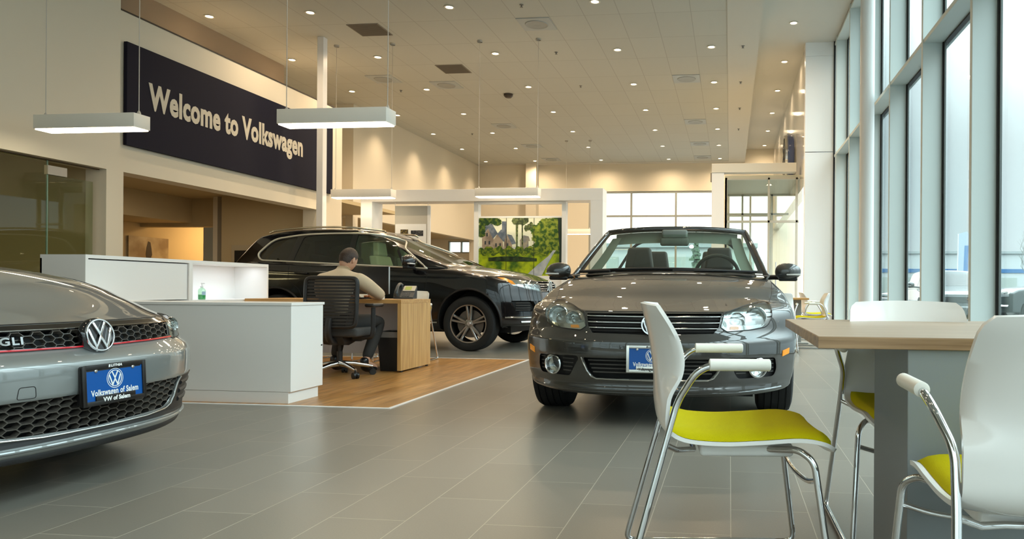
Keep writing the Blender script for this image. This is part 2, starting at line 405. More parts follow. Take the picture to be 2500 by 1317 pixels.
# floor with inlaid oak area
fl = MB()
for a, b in (((-16.2, -6, -.1), (2.62, 4.93, 0)), ((-16.2, 8.52, -.1), (2.62, 28, 0)), ((-16.2, 4.93, -.1), (-5.6, 8.52, 0)), ((-2.39, 4.93, -.1), (2.62, 8.52, 0))): fl.box(a, b)
struct(fl.build('floor', M_floor, smooth=0))
M_oakfloor = mat('oak_floor_plank', (.4, .2, .07), .32)
def oak_nodes(m):
    tc = nd(m, 'ShaderNodeTexCoord')
    br = nd(m, 'ShaderNodeTexBrick'); br.offset = .37; br.inputs['Scale'].default_value = 1
    br.inputs['Brick Width'].default_value = 1.2; br.inputs['Row Height'].default_value = .15; br.inputs['Mortar Size'].default_value = .0012
    br.inputs['Color1'].default_value = (.38, .18, .048, 1); br.inputs['Color2'].default_value = (.48, .25, .080, 1); br.inputs['Mortar'].default_value = (.25, .12, .04, 1)
    sp = nd(m, 'ShaderNodeSeparateXYZ'); lk(m, tc.outputs['Object'], sp.inputs[0]); cb = nd(m, 'ShaderNodeCombineXYZ')
    ad = nd(m, 'ShaderNodeMath', operation='ADD'); ad.inputs[1].default_value = 30; lk(m, sp.outputs['X'], ad.inputs[0])
    lk(m, ad.outputs[0], cb.inputs['Y']); lk(m, sp.outputs['Y'], cb.inputs['X']); lk(m, cb.outputs[0], br.inputs['Vector'])
    mp = nd(m, 'ShaderNodeMapping'); mp.inputs['Scale'].default_value = (9, .8, 1); lk(m, tc.outputs['Object'], mp.inputs['Vector'])
    n = nd(m, 'ShaderNodeTexNoise'); n.inputs['Scale'].default_value = 3.2; n.inputs['Detail'].default_value = 6; lk(m, mp.outputs[0], n.inputs['Vector'])
    rm = nd(m, 'ShaderNodeMapRange'); rm.inputs['From Min'].default_value = .3; rm.inputs['From Max'].default_value = .7; rm.inputs['To Min'].default_value = .62; rm.inputs['To Max'].default_value = 1.3
    lk(m, n.outputs['Fac'], rm.inputs['Value'])
    mx = nd(m, 'ShaderNodeMix', data_type='RGBA', blend_type='MULTIPLY'); mx.inputs['Factor'].default_value = 1
    lk(m, br.outputs['Color'], mx.inputs['A']); lk(m, rm.outputs[0], mx.inputs['B']); lk(m, mx.outputs['Result'], bsdf(m).inputs['Base Color'])
oak_nodes(M_oakfloor)
o = slab('floor_oak_inlay', (-5.6, 4.93, -.1), (-2.39, 8.52, .001), M_oakfloor); struct(o)
tr = MB().box((-5.6, 4.9, -.02), (-2.36, 4.93, .004)).box((-2.39, 4.93, -.02), (-2.36, 8.52, .004)).box((-5.6, 8.52, -.02), (-2.36, 8.55, .004))
struct(tr.build('trim_1', M_post, smooth=0))

# ceiling
struct(slab('ceiling', (-16.2, -6, H), (-.079, 27.07, H+.1), M_ceil))
struct(MB().box((-.079, -6, H-.012), (.5, 27.4, H+.1)).box((-16.2, 27.07, H-.012), (-.079, 27.7, H+.1)).box((.5, -6, H-.012), (.52, 27.4, H2+.1)).build('ceiling_border', M_ceil2, smooth=0))
struct(slab('ceiling_raised', (.52, -6, H2), (2.62, 28, H2+.1), M_ceil2))

# left side
XW = -8.2
near = wall_open('x', -8.12, -.3, -6, 8.93, 0, H, [(-3, 8.72, 0, 2.38)])
struct(near.build('wall_left', M_wall, smooth=0))
sw = wall_open('x', XW, -.3, 8.93, 14.71, 0, 4.58, [(9.08, 13.78, 0, 2.40)])
sw.box((-9.52, 8.94, 4.48), (XW-.3, 14.71, 4.575))
struct(sw.build('wall_left_feature', M_wall, smooth=0))
struct(slab('wall_left_upper', (-9.62, 8.9, 4.58), (-9.52, 14.71, H), M_wall_painted_shade))
struct(slab('wall_left_gap', (-10.7, 14.12, 0), (-10.6, 18, H), M_wall))
struct(slab('trim_shadow_strip', (-8.21, 8.94, 4.581), (-8.19, 14.70, 4.60), mat('painted_shadow_gap', (.05, .035, .025), .7)))  # dark strip painted in as the shadow line along the wall's top edge
struct(slab('baseboard_left', (-8.19, 8.95, 0), (-8.17, 9.07, .1), M_post))
fw = wall_open('x', -9.7, -.2, 17.95, 27.4, 0, H, [(18.2, 27.0, 0, 2.68)])
fw.box((-10.6, 17.95, 2.68), (-9.9, 18.15, H)).box((-10.6, 17.96, 0), (-10.1, 18.15, 2.679))
struct(fw.build('wall_left_back', M_wall, smooth=0))
# rooms behind the left wall
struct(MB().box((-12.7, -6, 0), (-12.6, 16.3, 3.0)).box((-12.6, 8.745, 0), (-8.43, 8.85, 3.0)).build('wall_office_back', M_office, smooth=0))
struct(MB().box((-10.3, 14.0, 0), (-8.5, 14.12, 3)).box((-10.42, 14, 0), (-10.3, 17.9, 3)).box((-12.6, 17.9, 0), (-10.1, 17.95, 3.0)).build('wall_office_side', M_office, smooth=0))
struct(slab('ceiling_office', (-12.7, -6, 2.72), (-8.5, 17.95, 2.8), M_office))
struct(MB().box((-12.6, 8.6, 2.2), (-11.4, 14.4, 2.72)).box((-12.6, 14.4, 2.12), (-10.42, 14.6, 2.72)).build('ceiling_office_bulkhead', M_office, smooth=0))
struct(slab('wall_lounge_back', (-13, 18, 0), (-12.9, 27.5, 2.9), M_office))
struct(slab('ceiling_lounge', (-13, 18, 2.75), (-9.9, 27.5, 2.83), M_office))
# lights inside those rooms
add_light('office_lamp', 'AREA', (-10.2, 5.5, 2.65), 26, WARM, (0, 0, 0), shape='RECTANGLE', size=1.2, size_y=.6)
add_light('office_lamp', 'AREA', (-9.8, 11.6, 2.65), 22, WARM, (0, 0, 0), shape='RECTANGLE', size=1.2, size_y=.6)
add_light('office_lamp', 'AREA', (-11.4, 16.4, 2.65), 60, (1, .66, .30), (0, 0, 0), shape='RECTANGLE', size=.8, size_y=.6)
add_light('office_lamp', 'AREA', (-11.2, 22.5, 2.65), 45, WARM, (0, 0, 0), shape='RECTANGLE', size=1.2, size_y=.6)

# back wall
bw = wall_open('y', 27.4, .25, -13, 2.62, 0, H2, [(-5.35, -.62, .12, 4.55), (-.1, 1.5, .12, 4.55), (-10.9, -9.95, 2.2, 2.68)])
struct(bw.build('wall_back', M_wall, smooth=0))
struct(slab('wall_back_pilaster', (-7.7, 27.0, 0), (-7.3, 27.4, H), M_wall))
def window_grid(name, x0, x1, z0, z1, xs, zs, y, w=.05, d=.12, panes=True, mt=None):
    mb = MB()
    for x in [x0, *xs, x1-w]: mb.box((x, y, z0), (x+w, y+d, z1))
    for z in [z0, *zs, z1-w]: mb.box((x0, y+.01, z), (x1, y+d-.01, z+w))
    o = mb.build(name, mt or M_alu, smooth=0); struct(o)
    if panes: MB().box((x0, y+d*.45, z0), (x1, y+d*.45+.008, z1)).build('pane', M_glass, o, smooth=0)
    return o
M_dalu = mat('grey_window_frame', (.36, .37, .34), .4, .3)
window_grid('window_1', -5.35, -.62, .12, 4.55, (-3.76, -2.07), (1.5, 3.58), 27.42, w=.07, mt=M_dalu)
window_grid('window_2', -.1, 1.5, .12, 4.55, (.7,), (1.5, 3.58), 27.42, w=.07, mt=M_dalu)
window_grid('window_3', -10.9, -9.95, 2.2, 2.68, (-10.4,), (), 27.42, mt=M_dalu)

# right glass wall with deep fins
XO, XI = 2.36, 2.135
FY = [6.83+1.7*k for k in range(-7, 6)]
fins = MB(); gk = MB(); gf_ = MB()
for y in FY:
    fins.box((XI, y, 0), (XO+.015, y+.065, H2))
    gk.box((XO-.014, y-.030, .1), (XO+.018, y-.001, H2)); gk.box((XO-.005, y+.066, .1), (XO+.018, y+.090, H2)); gf_.box((XO-.002, y-.058, .05), (XO+.016, y-.030, H2))
o = fins.build('window_4_fins', M_alu, smooth=0, bevel=.004); struct(o)
o2 = gk.build('window_4_gaskets', M_gasket, smooth=0); struct(o2)
struct(gf_.build('window_4_frames', mat('dark_grey_frame', (.14, .155, .15), .4, .3), smooth=0))
tm = MB()
for z in (3.64, 5.98, .04):
    tm.box((XI+.01, -6, z), (XO+.1, 15.66, z+.05))
struct(tm.build('window_4_transoms', M_alu, smooth=0, bevel=.003))
gt = MB()
for z in (3.62, 3.69, 5.96, .09): gt.box((XO-.005, -6, z), (XO+.05, 15.66, z+.02))
struct(gt.build('window_4_glazing_bars', M_gasket, smooth=0))
struct(MB().box((XO+.02, -6, .05), (XO+.028, 15.66, H2)).build('window_4', M_glass, smooth=0))
struct(MB().box((XI+.05, -6, 0), (2.6, 15.66, .05)).build('baseboard_right', M_alu, smooth=0))
# white pier and glossy panelled wall behind it
struct(MB().box((1.55, 15.7, 0), (2.62, 15.9, 3.755)).box((1.55, 15.7, 3.772), (2.62, 15.9, 5.78)).box((1.55, 15.7, 5.784), (2.62, 15.9, H2)).build('wall_right_pier', M_translucent, smooth=0))
struct(slab('trim_3', (2.13, 15.67, 0), (2.165, 15.7, H2), M_gasket))
struct(slab('wall_right_panelled', (1.57, 15.9, 3.1), (1.8, 27.4, H2), M_gloss_wall))
# front glazing of the showroom, behind the viewpoint
fg = wall_open('y', -5.6, -.2, -16.2, 2.62, 0, H2, [(-9.5, 2.3, .15, 4.6)])
struct(fg.build('wall_front', M_wall, smooth=0))
window_grid('window_5', -9.5, 2.3, .15, 4.6, [-9.5+1.69*k for k in range(1, 7)], (3.3,), -5.75, w=.09)
struct(slab('wall_office_front', (-16.2, -6, 0), (-16.1, 28, H), M_office))

# slender columns
t = tag(MB().box((-7.79, 13.06, 0), (-7.667, 13.2, H)).build('square_column', M_post, smooth=0, bevel=.004), 'slender square white column standing in front of the welcome sign', 'column')
mbc = MB().lathe([(.1, 0), (.1, 5.4), (.1, H2)], 40, (1.93, 10.75, 0))
tag(mbc.build('round_column', mat('column_paint', (.86, .84, .82), .3)), 'round white column in front of the tall window wall', 'column')

# welcome sign
sg = thing('welcome_sign', 'large dark navy panel with pale words of welcome high on the left wall', 'sign', (-8.19, 11.6, 3.45))
MB().rbox((0, 9.06-11.6, 2.765-3.45), (.05, 14.24-11.6, 4.17-3.45), .004).build('sign_panel', mat('navy_panel', (.010, .010, .022), .75, spec=.2), sg, smooth=0)
MT = Matrix(((0, 0, 1, 0), (1, 0, 0, 0), (0, 1, 0, 0), (0, 0, 0, 1)))   # text plane: x->y, y->z, z->x
def fit_text(name, body, mt, parent, M, width, size, **kw):
    me = text_mesh(body, size, **kw)
    xs = [v.co.x for v in me.vertices]; cxm = (max(xs)+min(xs))/2; s = width/(max(xs)-min(xs))
    for v in me.vertices: v.co.x = (v.co.x-cxm)*s
    me.transform(M)
    return finish(name, me, mt, parent, smooth=0)
M_letters = mat('ivory_letters', (.62, .57, .47), .5)
fit_text('lettering', 'Welcome to Volkswagen', M_letters, sg, Matrix.Translation((.052, 11.30-11.6, 3.505-3.45)) @ MT, 3.74, .50, offset=.019, extrude=.003, spacing=1.05)

# ---------------- office glass front ----------------
gf = thing('office_glass_front', 'frameless glass office front with closed glass door on the left', 'glass partition', (-8.25, 5, 0))
ys = [-3.0, 0.2, 3.5, 6.85]
for a, b in zip(ys[:-1], ys[1:]): MB().box((0, a+.004-5, .01), (.012, b-.004-5, 2.375)).build('glass_panel', M_glass_office, gf, smooth=0)
MB().box((0, 6.86-5, .01), (.012, 8.0-5, 2.375)).build('glass_panel', M_glass_office, gf, smooth=0)
dr = MB().box((.0, 8.02-5, .02), (.012, 8.64-5, 2.2)).build('glass_door', M_glass_office, gf, smooth=0)
MB().box((-.02, 7.99-5, 2.2), (.03, 8.25-5, 2.31)).build('hinge', mat('brushed_steel', (.35, .33, .30), .35, .9), dr, smooth=0)
M_edge = mat('glass_edge', (.16, .26, .20), .2)
MB().box((0, 6.846-5, .01), (.014, 6.858-5, 2.375)).build('glass_joint', mat('dark_silicone', (.05, .035, .02), .5), gf, smooth=0)
MB().box((0, 7.995-5, .01), (.014, 8.01-5, 2.375)).build('glass_joint', M_edge, gf, smooth=0)
rl = MB().box((-.02, -8, 2.37), (.03, 8.72-5, 2.38)); rl.build('head_rail', mat('bronze_rail', (.10, .06, .03), .4), gf, smooth=0)
# sidelight reveal wall
# office door seen through the glass
def office_door(nm, x, y0, y1, lab):
    d = thing(nm, lab, 'door', (x, (y0+y1)/2, 0)); w = (y1-y0)/2
    MB().box((0, -w, 0), (.04, w, 2.05)).build('door_leaf', wood('brown_door', (.07, .035, .012), (.12, .06, .022), 'z'), d, smooth=0)
    MB().box((0, -w-.07, 0), (.06, -w, 2.12)).box((0, w, 0), (.06, w+.07, 2.12)).box((0, -w, 2.05), (.06, w, 2.12)).build('door_frame', mat('tan_frame', (.30, .20, .09), .5), d, smooth=0)
    MB().cyl((.09, w-.1, 1.0), (.09, w-.22, 1.0), .01).cyl((.03, w-.1, 1.0), (.09, w-.1, 1.0), .01).build('door_handle', MATS['brushed_steel'], d)
office_door('office_door', -12.59, 11.9, 12.75, 'brown wooden door at the back of the glass office')

# ---------------- ceiling fittings ----------------
M_lens = mat('downlight_lens', (1, .9, .7), .5, emit=(1, .84, .56), emit_s=14)
M_trimw = mat('downlight_trim', (.75, .7, .6), .4)
def make_downlight(z):
    r = thing('downlight', '', 'ceiling light', (0, 0, z))
    MB().lathe([(.066, -.004), (.088, -.004), (.090, -.012), (.064, -.012), (.060, 0.0)], 28).build('trim_ring', M_trimw, r)
    MB().lathe([(.0, -.006), (.03, -.006), (.0585, -.004), (.0585, .0)], 28).build('lens', M_lens, r)
    return r
protoL = None; nL = 0
for j, ly in enumerate(LIGHT_Y):
    if ly < 11: continue
    for lx in LIGHT_X:
        if lx == -.39 and ly < 13: continue
        if protoL is None: protoL = make_downlight(H-.001); protoL.location = (lx, ly, H-.001); d = protoL
        else: d = copy_tree(protoL, (lx, ly, H-.001))
        tag(d, 'small round warm downlight recessed in the tiled main ceiling', 'ceiling light', 'downlights in the tiled ceiling')
for k in range(6):
    d = copy_tree(protoL, (1.2, 14.5+2.44*k, H2-.001))
    tag(d, 'small round warm downlight in the raised white ceiling beside the windows', 'ceiling light', 'downlights in the raised ceiling')
M_vent_b = mat('grille_brown', (.22, .19, .15), .6); M_vent_g = mat('diffuser_grey', (.42, .45, .45), .5)
def vent(x, y, supply, lab):
    v = thing('ceiling_vent', lab, 'vent', (x, y, H))
    if supply:
        MB().box((-.3, -.3, -.012), (.3, .3, .0)).build('face_plate', M_vent_g, v, smooth=0)
        MB().lathe([(.0, -.014), (.06, -.014), (.12, -.022), (.17, -.016), (.2, -.024), (.21, -.012)], 32).build('diffuser_cone', mat('diffuser_cone', (.33, .34, .33), .5), v)
    else:
        MB().box((-.3, -.3, -.010), (.3, .3, .0)).build('face_plate', M_vent_b, v, smooth=0)
        s = MB()
        for i in range(22): s.box((-.28, -.28+i*.026, -.014), (.28, -.27+i*.026, -.009))
        s.build('slats', mat('grille_slat', (.17, .145, .115), .6), v, smooth=0)
V = [(-6.61, 12.8, 0, 'dark square return grille in the ceiling, nearest of the brown ones'),
     (-3.47, 12.8, 1, 'grey square air diffuser with round cone, nearest and largest in the ceiling'),
     (-5.97, 15.26, 0, 'dark square return grille behind the lamp cable, right of the brown pair'),
     (-7.85, 15.85, 1, 'square ceiling diffuser furthest to the left'),
     (-6.60, 16.45, 1, 'square ceiling diffuser just beyond the dark return grille'),
     (-1.0, 16.44, 1, 'blue-grey square diffuser nearest the raised ceiling edge'),
     (-6.58, 20.75, 1, 'grey square diffuser right of the pendant cable, fourth row back'),
     (-1.0, 20.68, 1, 'blue-grey square diffuser, second from the front in the right row'),
     (-6.56, 23.75, 1, 'small grey square diffuser second from the back wall on the left'),
     (-1.0, 23.8, 1, 'faint square diffuser, third from the front in the right row'),
     (-6.54, 26.3, 1, 'faint square diffuser nearest the back wall on the left'),
     (-1.0, 26.25, 1, 'faint square diffuser nearest the back wall in the right row')]
for v in V: vent(*v)
sp0 = None
for (x, y) in [(-3.49, 11.91), (-3.49, 14.37), (-3.49, 16.8), (.22, 14.3), (.21, 16.77), (.22, 19.18), (.22, 21.66), (-7.88, 16.8), (-7.88, 21.7)]:
    zz = H-.012 if x > -.08 else H
    if sp0 is None:
        sp0 = thing('sprinkler_head', 'tiny grey sprinkler head in the ceiling', 'sprinkler', (x, y, zz), 0, 'ceiling sprinklers')
        MB().lathe([(.035, 0), (.035, -.006), (.012, -.01), (.012, -.035), (.026, -.04), (.026, -.044), (0, -.044)], 14).build('sprinkler_body', mat('grey_metal', (.25, .24, .22), .5, .6), sp0)
    else: copy_tree(sp0, (x, y, zz))
M_black = mat('black_plastic', (.012, .011, .011), .45)
ds = MB().lathe([(.11, 0), (.11, -.05), (.07, -.09), (0, -.1)], 24).xf(Matrix.Translation((-5.4, 17.36, H))).build('ceiling_sensor', mat('dark_sensor', (.06, .045, .035), .5))
tag(ds, 'small dark round device on the ceiling near its centre', 'sensor')

ROOMLAMP = 1
# ---------------- pendant lamps ----------------
M_lampbox = mat('lamp_housing', (.90, .87, .80), .45)
M_lampglow = mat('lamp_diffuser', (1, .95, .8), .5, emit=(1, .86, .60), emit_s=9)
M_cable = mat('lamp_cable', (.55, .52, .47), .4, .2)
def pendant(x0, x1, y0, y1, z, lab, sc=1):
    cx_, cy_ = (x0+x1)/2, (y0+y1)/2; hx, hy = (x1-x0)/2, (y1-y0)/2
    p = thing('pendant_lamp', lab, 'pendant lamp', (cx_, cy_, z), 0, 'long pendant lamps')
    MB().rbox((-hx, -hy, .0), (hx, hy, .155), .004).build('housing', M_lampbox, p, smooth=30)
    MB().rbox((-hx+.012, -hy+.012, -.012), (hx-.012, hy-.012, .004), .003).build('diffuser', M_lampglow, p, smooth=30)
    for s in (-1, 1):
        c = MB().cyl((s*(hx-.04), 0, .155), (s*(hx-.04), 0, H-z), .0045, n=6).lathe([(.02, .155), (.02, .175), (.008, .2)], 12, (s*(hx-.04), 0, 0))
        c.lathe([(.05, H-z-.03), (.05, H-z)], 16, (s*(hx-.04), 0, 0)); c.build('cable', M_cable, p)
pendant(-7.73, -6.5, 7.33, 7.56, 2.6, 'long white box pendant lamp hanging at far left beside the welcome sign')
pendant(-4.83, -3.6, 7.33, 7.56, 2.6, 'largest long white box pendant lamp hanging in front of the square column')
pendant(-7.73, -6.5, 13.45, 13.68, 2.6, 'small white pendant lamp right of the square column, above the black car')
pendant(-4.83, -3.6, 13.45, 13.68, 2.6, 'small white pendant lamp in front of the frame beam above the lawn picture')
pendant(-5.27, -4.42, 22.9, 23.1, 2.6, 'farthest small pendant lamp seen under the frame beam, right of the lawn picture')
# ---------------- furniture materials ----------------
M_lam = mat('white_laminate', (.88, .86, .83), .35)
M_shell = mat('white_chair_shell', (.86, .84, .81), .22, coat=.3)
M_chrome = mat('chrome', (.72, .72, .72), .07, 1.0)
M_yellow = mat('chartreuse_fabric', (.52, .45, .002), .9, spec=.15)
noise_tint(M_yellow, (.46, .39, .001), (.55, .47, .003), nscale=700, detail=1, bump=.5)
M_pad = mat('ivory_arm_pad', (.82, .79, .72), .45)
M_oakedge = wood('light_oak_edge', (.17, .09, .038), (.46, .29, .16), 'x', 2.2, .38, 26)
M_oaktop = wood('light_oak_top', (.34, .24, .155), (.46, .34, .235), 'x', 2.0, .36, 18)
M_oakv = wood('honey_oak', (.46, .24, .07), (.66, .40, .15), 'z', 2.0, .4, 16)
M_oakd = wood('honey_oak_lengthwise', (.44, .22, .06), (.62, .36, .13), 'x', 2.0, .4, 16)
M_grey = mat('grey_laminate', (.22, .235, .24), .4)
M_greyd = mat('dark_grey_fabric', (.05, .048, .046), .8)

# ---------------- armchair with yellow seat ----------------
PROF = [(-.232, .816), (-.211, .735), (-.198, .66), (-.192, .60), (-.190, .53), (-.175, .474), (-.122, .440), (-.02, .430), (.09, .434), (.19, .440), (.252, .430), (.288, .408)]
PP = smooth_path([(x, 0, z) for x, z in PROF], 5)
def shell_pt(u, v, off=0.0):
    """u across -1..1, v along 0(top of back)..1(front edge)"""
    n = len(PP)-1; t = v*n; i = min(int(t), n-1); p = PP[i].lerp(PP[i+1], t-i); d = (PP[i+1]-PP[i]).normalized()
    nrm = Vector((-d.z, 0, d.x))         # towards the sitter / up
    if nrm.z < 0 and v > .5: nrm = -nrm
    if nrm.x < 0 and v < .4: nrm = -nrm
    back = max(0, 1-v*2.1)
    w = .225-.022*back**2+.006*math.sin(v*PI)
    fr = max(0, (v-.86)/.14)
    crn = max(0, (.035-v)/.035)
    w -= .035*fr*fr+.020*crn*crn
    a = abs(u); bk_ = min(1, back*2.2)
    q = p+nrm*(.016*a**3*(1-bk_)+off)+Vector((a**2.4*bk_*(.044+.034*math.sin(min(1, v/.32)*PI)), 0, 0)); return (q.x, u*w, q.z-.006*a*a*max(0, 1-v/.12))
def make_armchair(label, loc, rz, group=None):
    c = thing('armchair', label, 'chair', loc, rz, group)
    nu, nv = 18, len(PP)*1-1
    vs = []; T = .011
    for off in (0, -T):
        for j in range(nv+1):
            for i in range(nu+1): vs.append(shell_pt(-1+2*i/nu, j/nv, off))
    W = nu+1; o = W*(nv+1); fs = []
    for j in range(nv):
        for i in range(nu):
            a = j*W+i; fs += [(a, a+1, a+W+1, a+W), (o+a+W, o+a+W+1, o+a+1, o+a)]
    for i in range(nu): fs += [(i, o+i, o+i+1, i+1), (nv*W+i+1, o+nv*W+i+1, o+nv*W+i, nv*W+i)]
    for j in range(nv): fs += [(j*W, (j+1)*W, o+(j+1)*W, o+j*W), ((j+1)*W-1, o+(j+1)*W-1, o+(j+2)*W-1, (j+2)*W-1)]
    MB().add(vs, fs).build('shell', M_shell, c, smooth=55)
    # cushion
    cu = MB(); n1, n2 = 16, 22
    def cpt(i, j, top):
        u = -1+2*i/n1; s = j/n2; v = .47+s*.515
        e = max(abs(u), abs(2*s-1)); h = (1-e**6)*.030+.002
        uu = u*(.93-.06*max(0, 2*s-1)**6-.05*max(0, 1-2*s)**4)
        return shell_pt(uu, v, h if top else .001)
    W = n1+1; vs = [cpt(i, j, 1) for j in range(n2+1) for i in range(W)]+[cpt(i, j, 0) for j in range(n2+1) for i in range(W)]; o = W*(n2+1); fs = []
    for j in range(n2):
        for i in range(n1):
            a = j*W+i; fs += [(a, a+1, a+W+1, a+W), (o+a+W, o+a+W+1, o+a+1, o+a)]
    for i in range(n1): fs += [(i, o+i, o+i+1, i+1), (n2*W+i+1, o+n2*W+i+1, o+n2*W+i, n2*W+i)]
    for j in range(n2): fs += [(j*W, (j+1)*W, o+(j+1)*W, o+j*W), ((j+1)*W-1, o+(j+1)*W-1, o+(j+2)*W-1, (j+2)*W-1)]
    MB().add(vs, fs).build('seat_cushion', M_yellow, c, smooth=80)
    MB().rbox((-.075, -.17, .392), (.185, .17, .428), .012, 3).build('seat_support', M_shell, c, smooth=40)
    r = .0095
    for s in (-1, 1):
        y = s*.275
        arm = fillet([(.09, y, .657), (-.082, y, .657), (-.140, y*.855, .555), (-.172, y*.875, .44), (-.29, y, .0105), (.275, y, .0105), (.222, y*.9, .40), (.185, y*.8, .425), (.10, y*.55, .412)], [.055, .03, .03, .035, .035, .045, .02], 7)
        MB().tube(arm, r, 12).build('side_frame', M_chrome, c, smooth=60)
        MB().tube([(-.06, y, .657), (-.058, y, .657), (.097, y, .657), (.100, y, .657)], [.012, .0158, .0158, .012], 20).build('arm_pad', M_pad, c, smooth=50)
    MB().tube([(-.172, -.241, .440), (-.14, -.19, .416), (-.09, -.13, .405), (-.09, .13, .405), (-.14, .19, .416), (-.172, .241, .440)], .008, 10).build('rear_rod', M_chrome, c, smooth=60)
    MB().tube(
        smooth_path([(.229, -.252, .350), (.222, -.16, .328), (.220, 0, .318), (.222, .16, .328), (.229, .252, .350)], 5), .0075, 10).build('cross_rod', M_chrome, c, smooth=60)
    return c
chA = make_armchair('white armchair with yellow seat in side view, in front of the grey convertible', (-.024, 2.195, 0), rad(6.5))
chB = copy_tree(chA, (.66, 2.66, 0), rad(-90+1), 'white armchair facing the viewer from behind the oak table')
chC = copy_tree(chA, (.655, 1.565, 0), rad(90), 'white armchair seen from behind at the right edge, nearest the viewer')
copy_tree(chA, (1.24, 11.15, 0), rad(181), 'distant white armchair facing left beside the white pier')
copy_tree(chA, (.66, 10.43, 0), rad(88), 'distant white armchair with its back to us, just right of the convertible')
copy_tree(chA, (1.44, 13.0, 0), rad(2), 'farthest white armchair, behind the small far table')
chG = copy_tree(chA, (-3.73, 8.12, 0), rad(-88), 'white visitor armchair behind the oak desk, partly hidden by the telephone')
copy_tree(chA, (-4.50, 8.12, 0), rad(-92), 'white visitor armchair behind the desk, only chrome legs showing under it')

# oak table in the right foreground
tb = thing('table', 'oak-topped rectangular table in the right foreground with a grey slab base', 'table', (.85, 2.41, 0))
MB().box((-.63, -.543, .708), (.63, .547, .737)).build('tabletop', M_oakedge, tb, smooth=0, bevel=.0012)
MB().box((-.628, -.541, .7372), (.628, .545, .738)).build('top_veneer', M_oaktop, tb, smooth=0)
MB().box((-.41, -.53, .0), (.50, -.11, .708)).build('pedestal', M_grey, tb, smooth=0, bevel=.002)
# far small table
tf = thing('table', 'small far oak table on a grey post near the white pier', 'table', (1.0, 12.0, 0))
MB().box((-.25, -.25, .70), (.24, .3, .73)).build('tabletop', M_oakd, tf, smooth=0, bevel=.002)
MB().box((-.0, -.03, .02), (.14, .10, .70)).build('post', mat('grey_post', (.25, .25, .23), .4), tf, smooth=0)
MB().box((-.18, -.2, 0), (.24, .24, .02)).build('foot_plate', MATS['grey_post'], tf, smooth=0, bevel=.004)

# ---------------- reception counter ----------------
rc = thing('reception_counter', 'low white laminate reception counter beside the silver car', 'counter', (-4.1, 5.2, 0))
c = MB().box((-4.94+4.1, 5.0-5.2, .085), (-3.17+4.1, 5.42-5.2, .715)); c.build('carcass', M_lam, rc, smooth=0, bevel=.0015)
MB().box((-4.945+4.1, 4.993-5.2, .715), (-3.163+4.1, 5.43-5.2, .735)).build('worktop', M_lam, rc, smooth=0, bevel=.002)
MB().box((-4.94+4.1, 5.003-5.2, 0), (-3.19+4.1, 5.39-5.2, .083)).build('plinth', M_lam, rc, smooth=0, bevel=.001)
MB().cyl((-3.172+4.1, 5.40-5.2, .40), (-3.165+4.1, 5.40-5.2, .40), .006, n=12).build('lock', M_black, rc)
hc = thing('storage_cabinet', 'tall white storage cabinet with an open cubby behind the low counter', 'cabinet', (-5.15, 6.26, 0))
def hb(a, b): return (a[0]+5.15, a[1]-6.26, a[2]), (b[0]+5.15, b[1]-6.26, b[2])
k = MB()
for a, b in (((-5.34, 5.13, 0), (-4.965, 7.39, .70)), ((-5.34, 5.13, 1.065), (-4.95, 7.39, 1.093)), ((-5.34, 5.13, .70), (-4.95, 7.39, .722)),
             ((-5.34, 5.13, .722), (-4.95, 5.155, 1.065)), ((-5.34, 7.365, .722), (-4.95, 7.39, 1.065)), ((-5.34, 6.225, .722), (-4.95, 6.27, 1.065)), ((-5.34, 5.13, .722), (-5.325, 7.39, 1.065))):
    k.box(*hb(a, b))
k.build('carcass', M_lam, hc, smooth=0)
MB().box(*hb((-4.975, 5.165, .73), (-4.962, 6.215, 1.056))).build('door', M_lam, hc, smooth=0, bevel=.001)
add_light('cubby_light', 'AREA', (-5.10, 6.85, 1.062), 1.1, (.85, .92, 1), (0, 0, 0), shape='RECTANGLE', size=.05, size_y=.9)
hs = thing('sanitizer_bottle', 'clear pump bottle of green hand sanitizer in the open cubby', 'bottle', (-5.06, 6.53, .722))
MB().lathe([(0, .001), (.03, .001), (.033, .01), (.033, .09), (.026, .105), (.012, .112), (.012, .12), (0, .12)], 20).build('bottle_body', thin_glass('clear_plastic', (.75, .93, .80), .1), hs)
MB().lathe([(0, .003), (.029, .003), (.031, .01), (.031, .05), (0, .05)], 20).build('green_gel', mat('green_gel', (.10, .55, .22), .2, trans=.3), hs)
MB().cyl((0, 0, .12), (0, 0, .155), .004, n=8).lathe([(.014, .118), (.014, .132), (0, .134)], 14).box((-.006, -.006, .152), (.032, .006, .162)).build('pump', mat('white_plastic', (.8, .8, .8), .4), hs, smooth=0)
MB().grid(lambda u, v: (.0335*math.cos(-.9+1.8*u), .0335*math.sin(-.9+1.8*u), .045+v*.035), 8, 1).build('bottle_label', mat('blue_white_label', (.35, .50, .62), .5), hs)

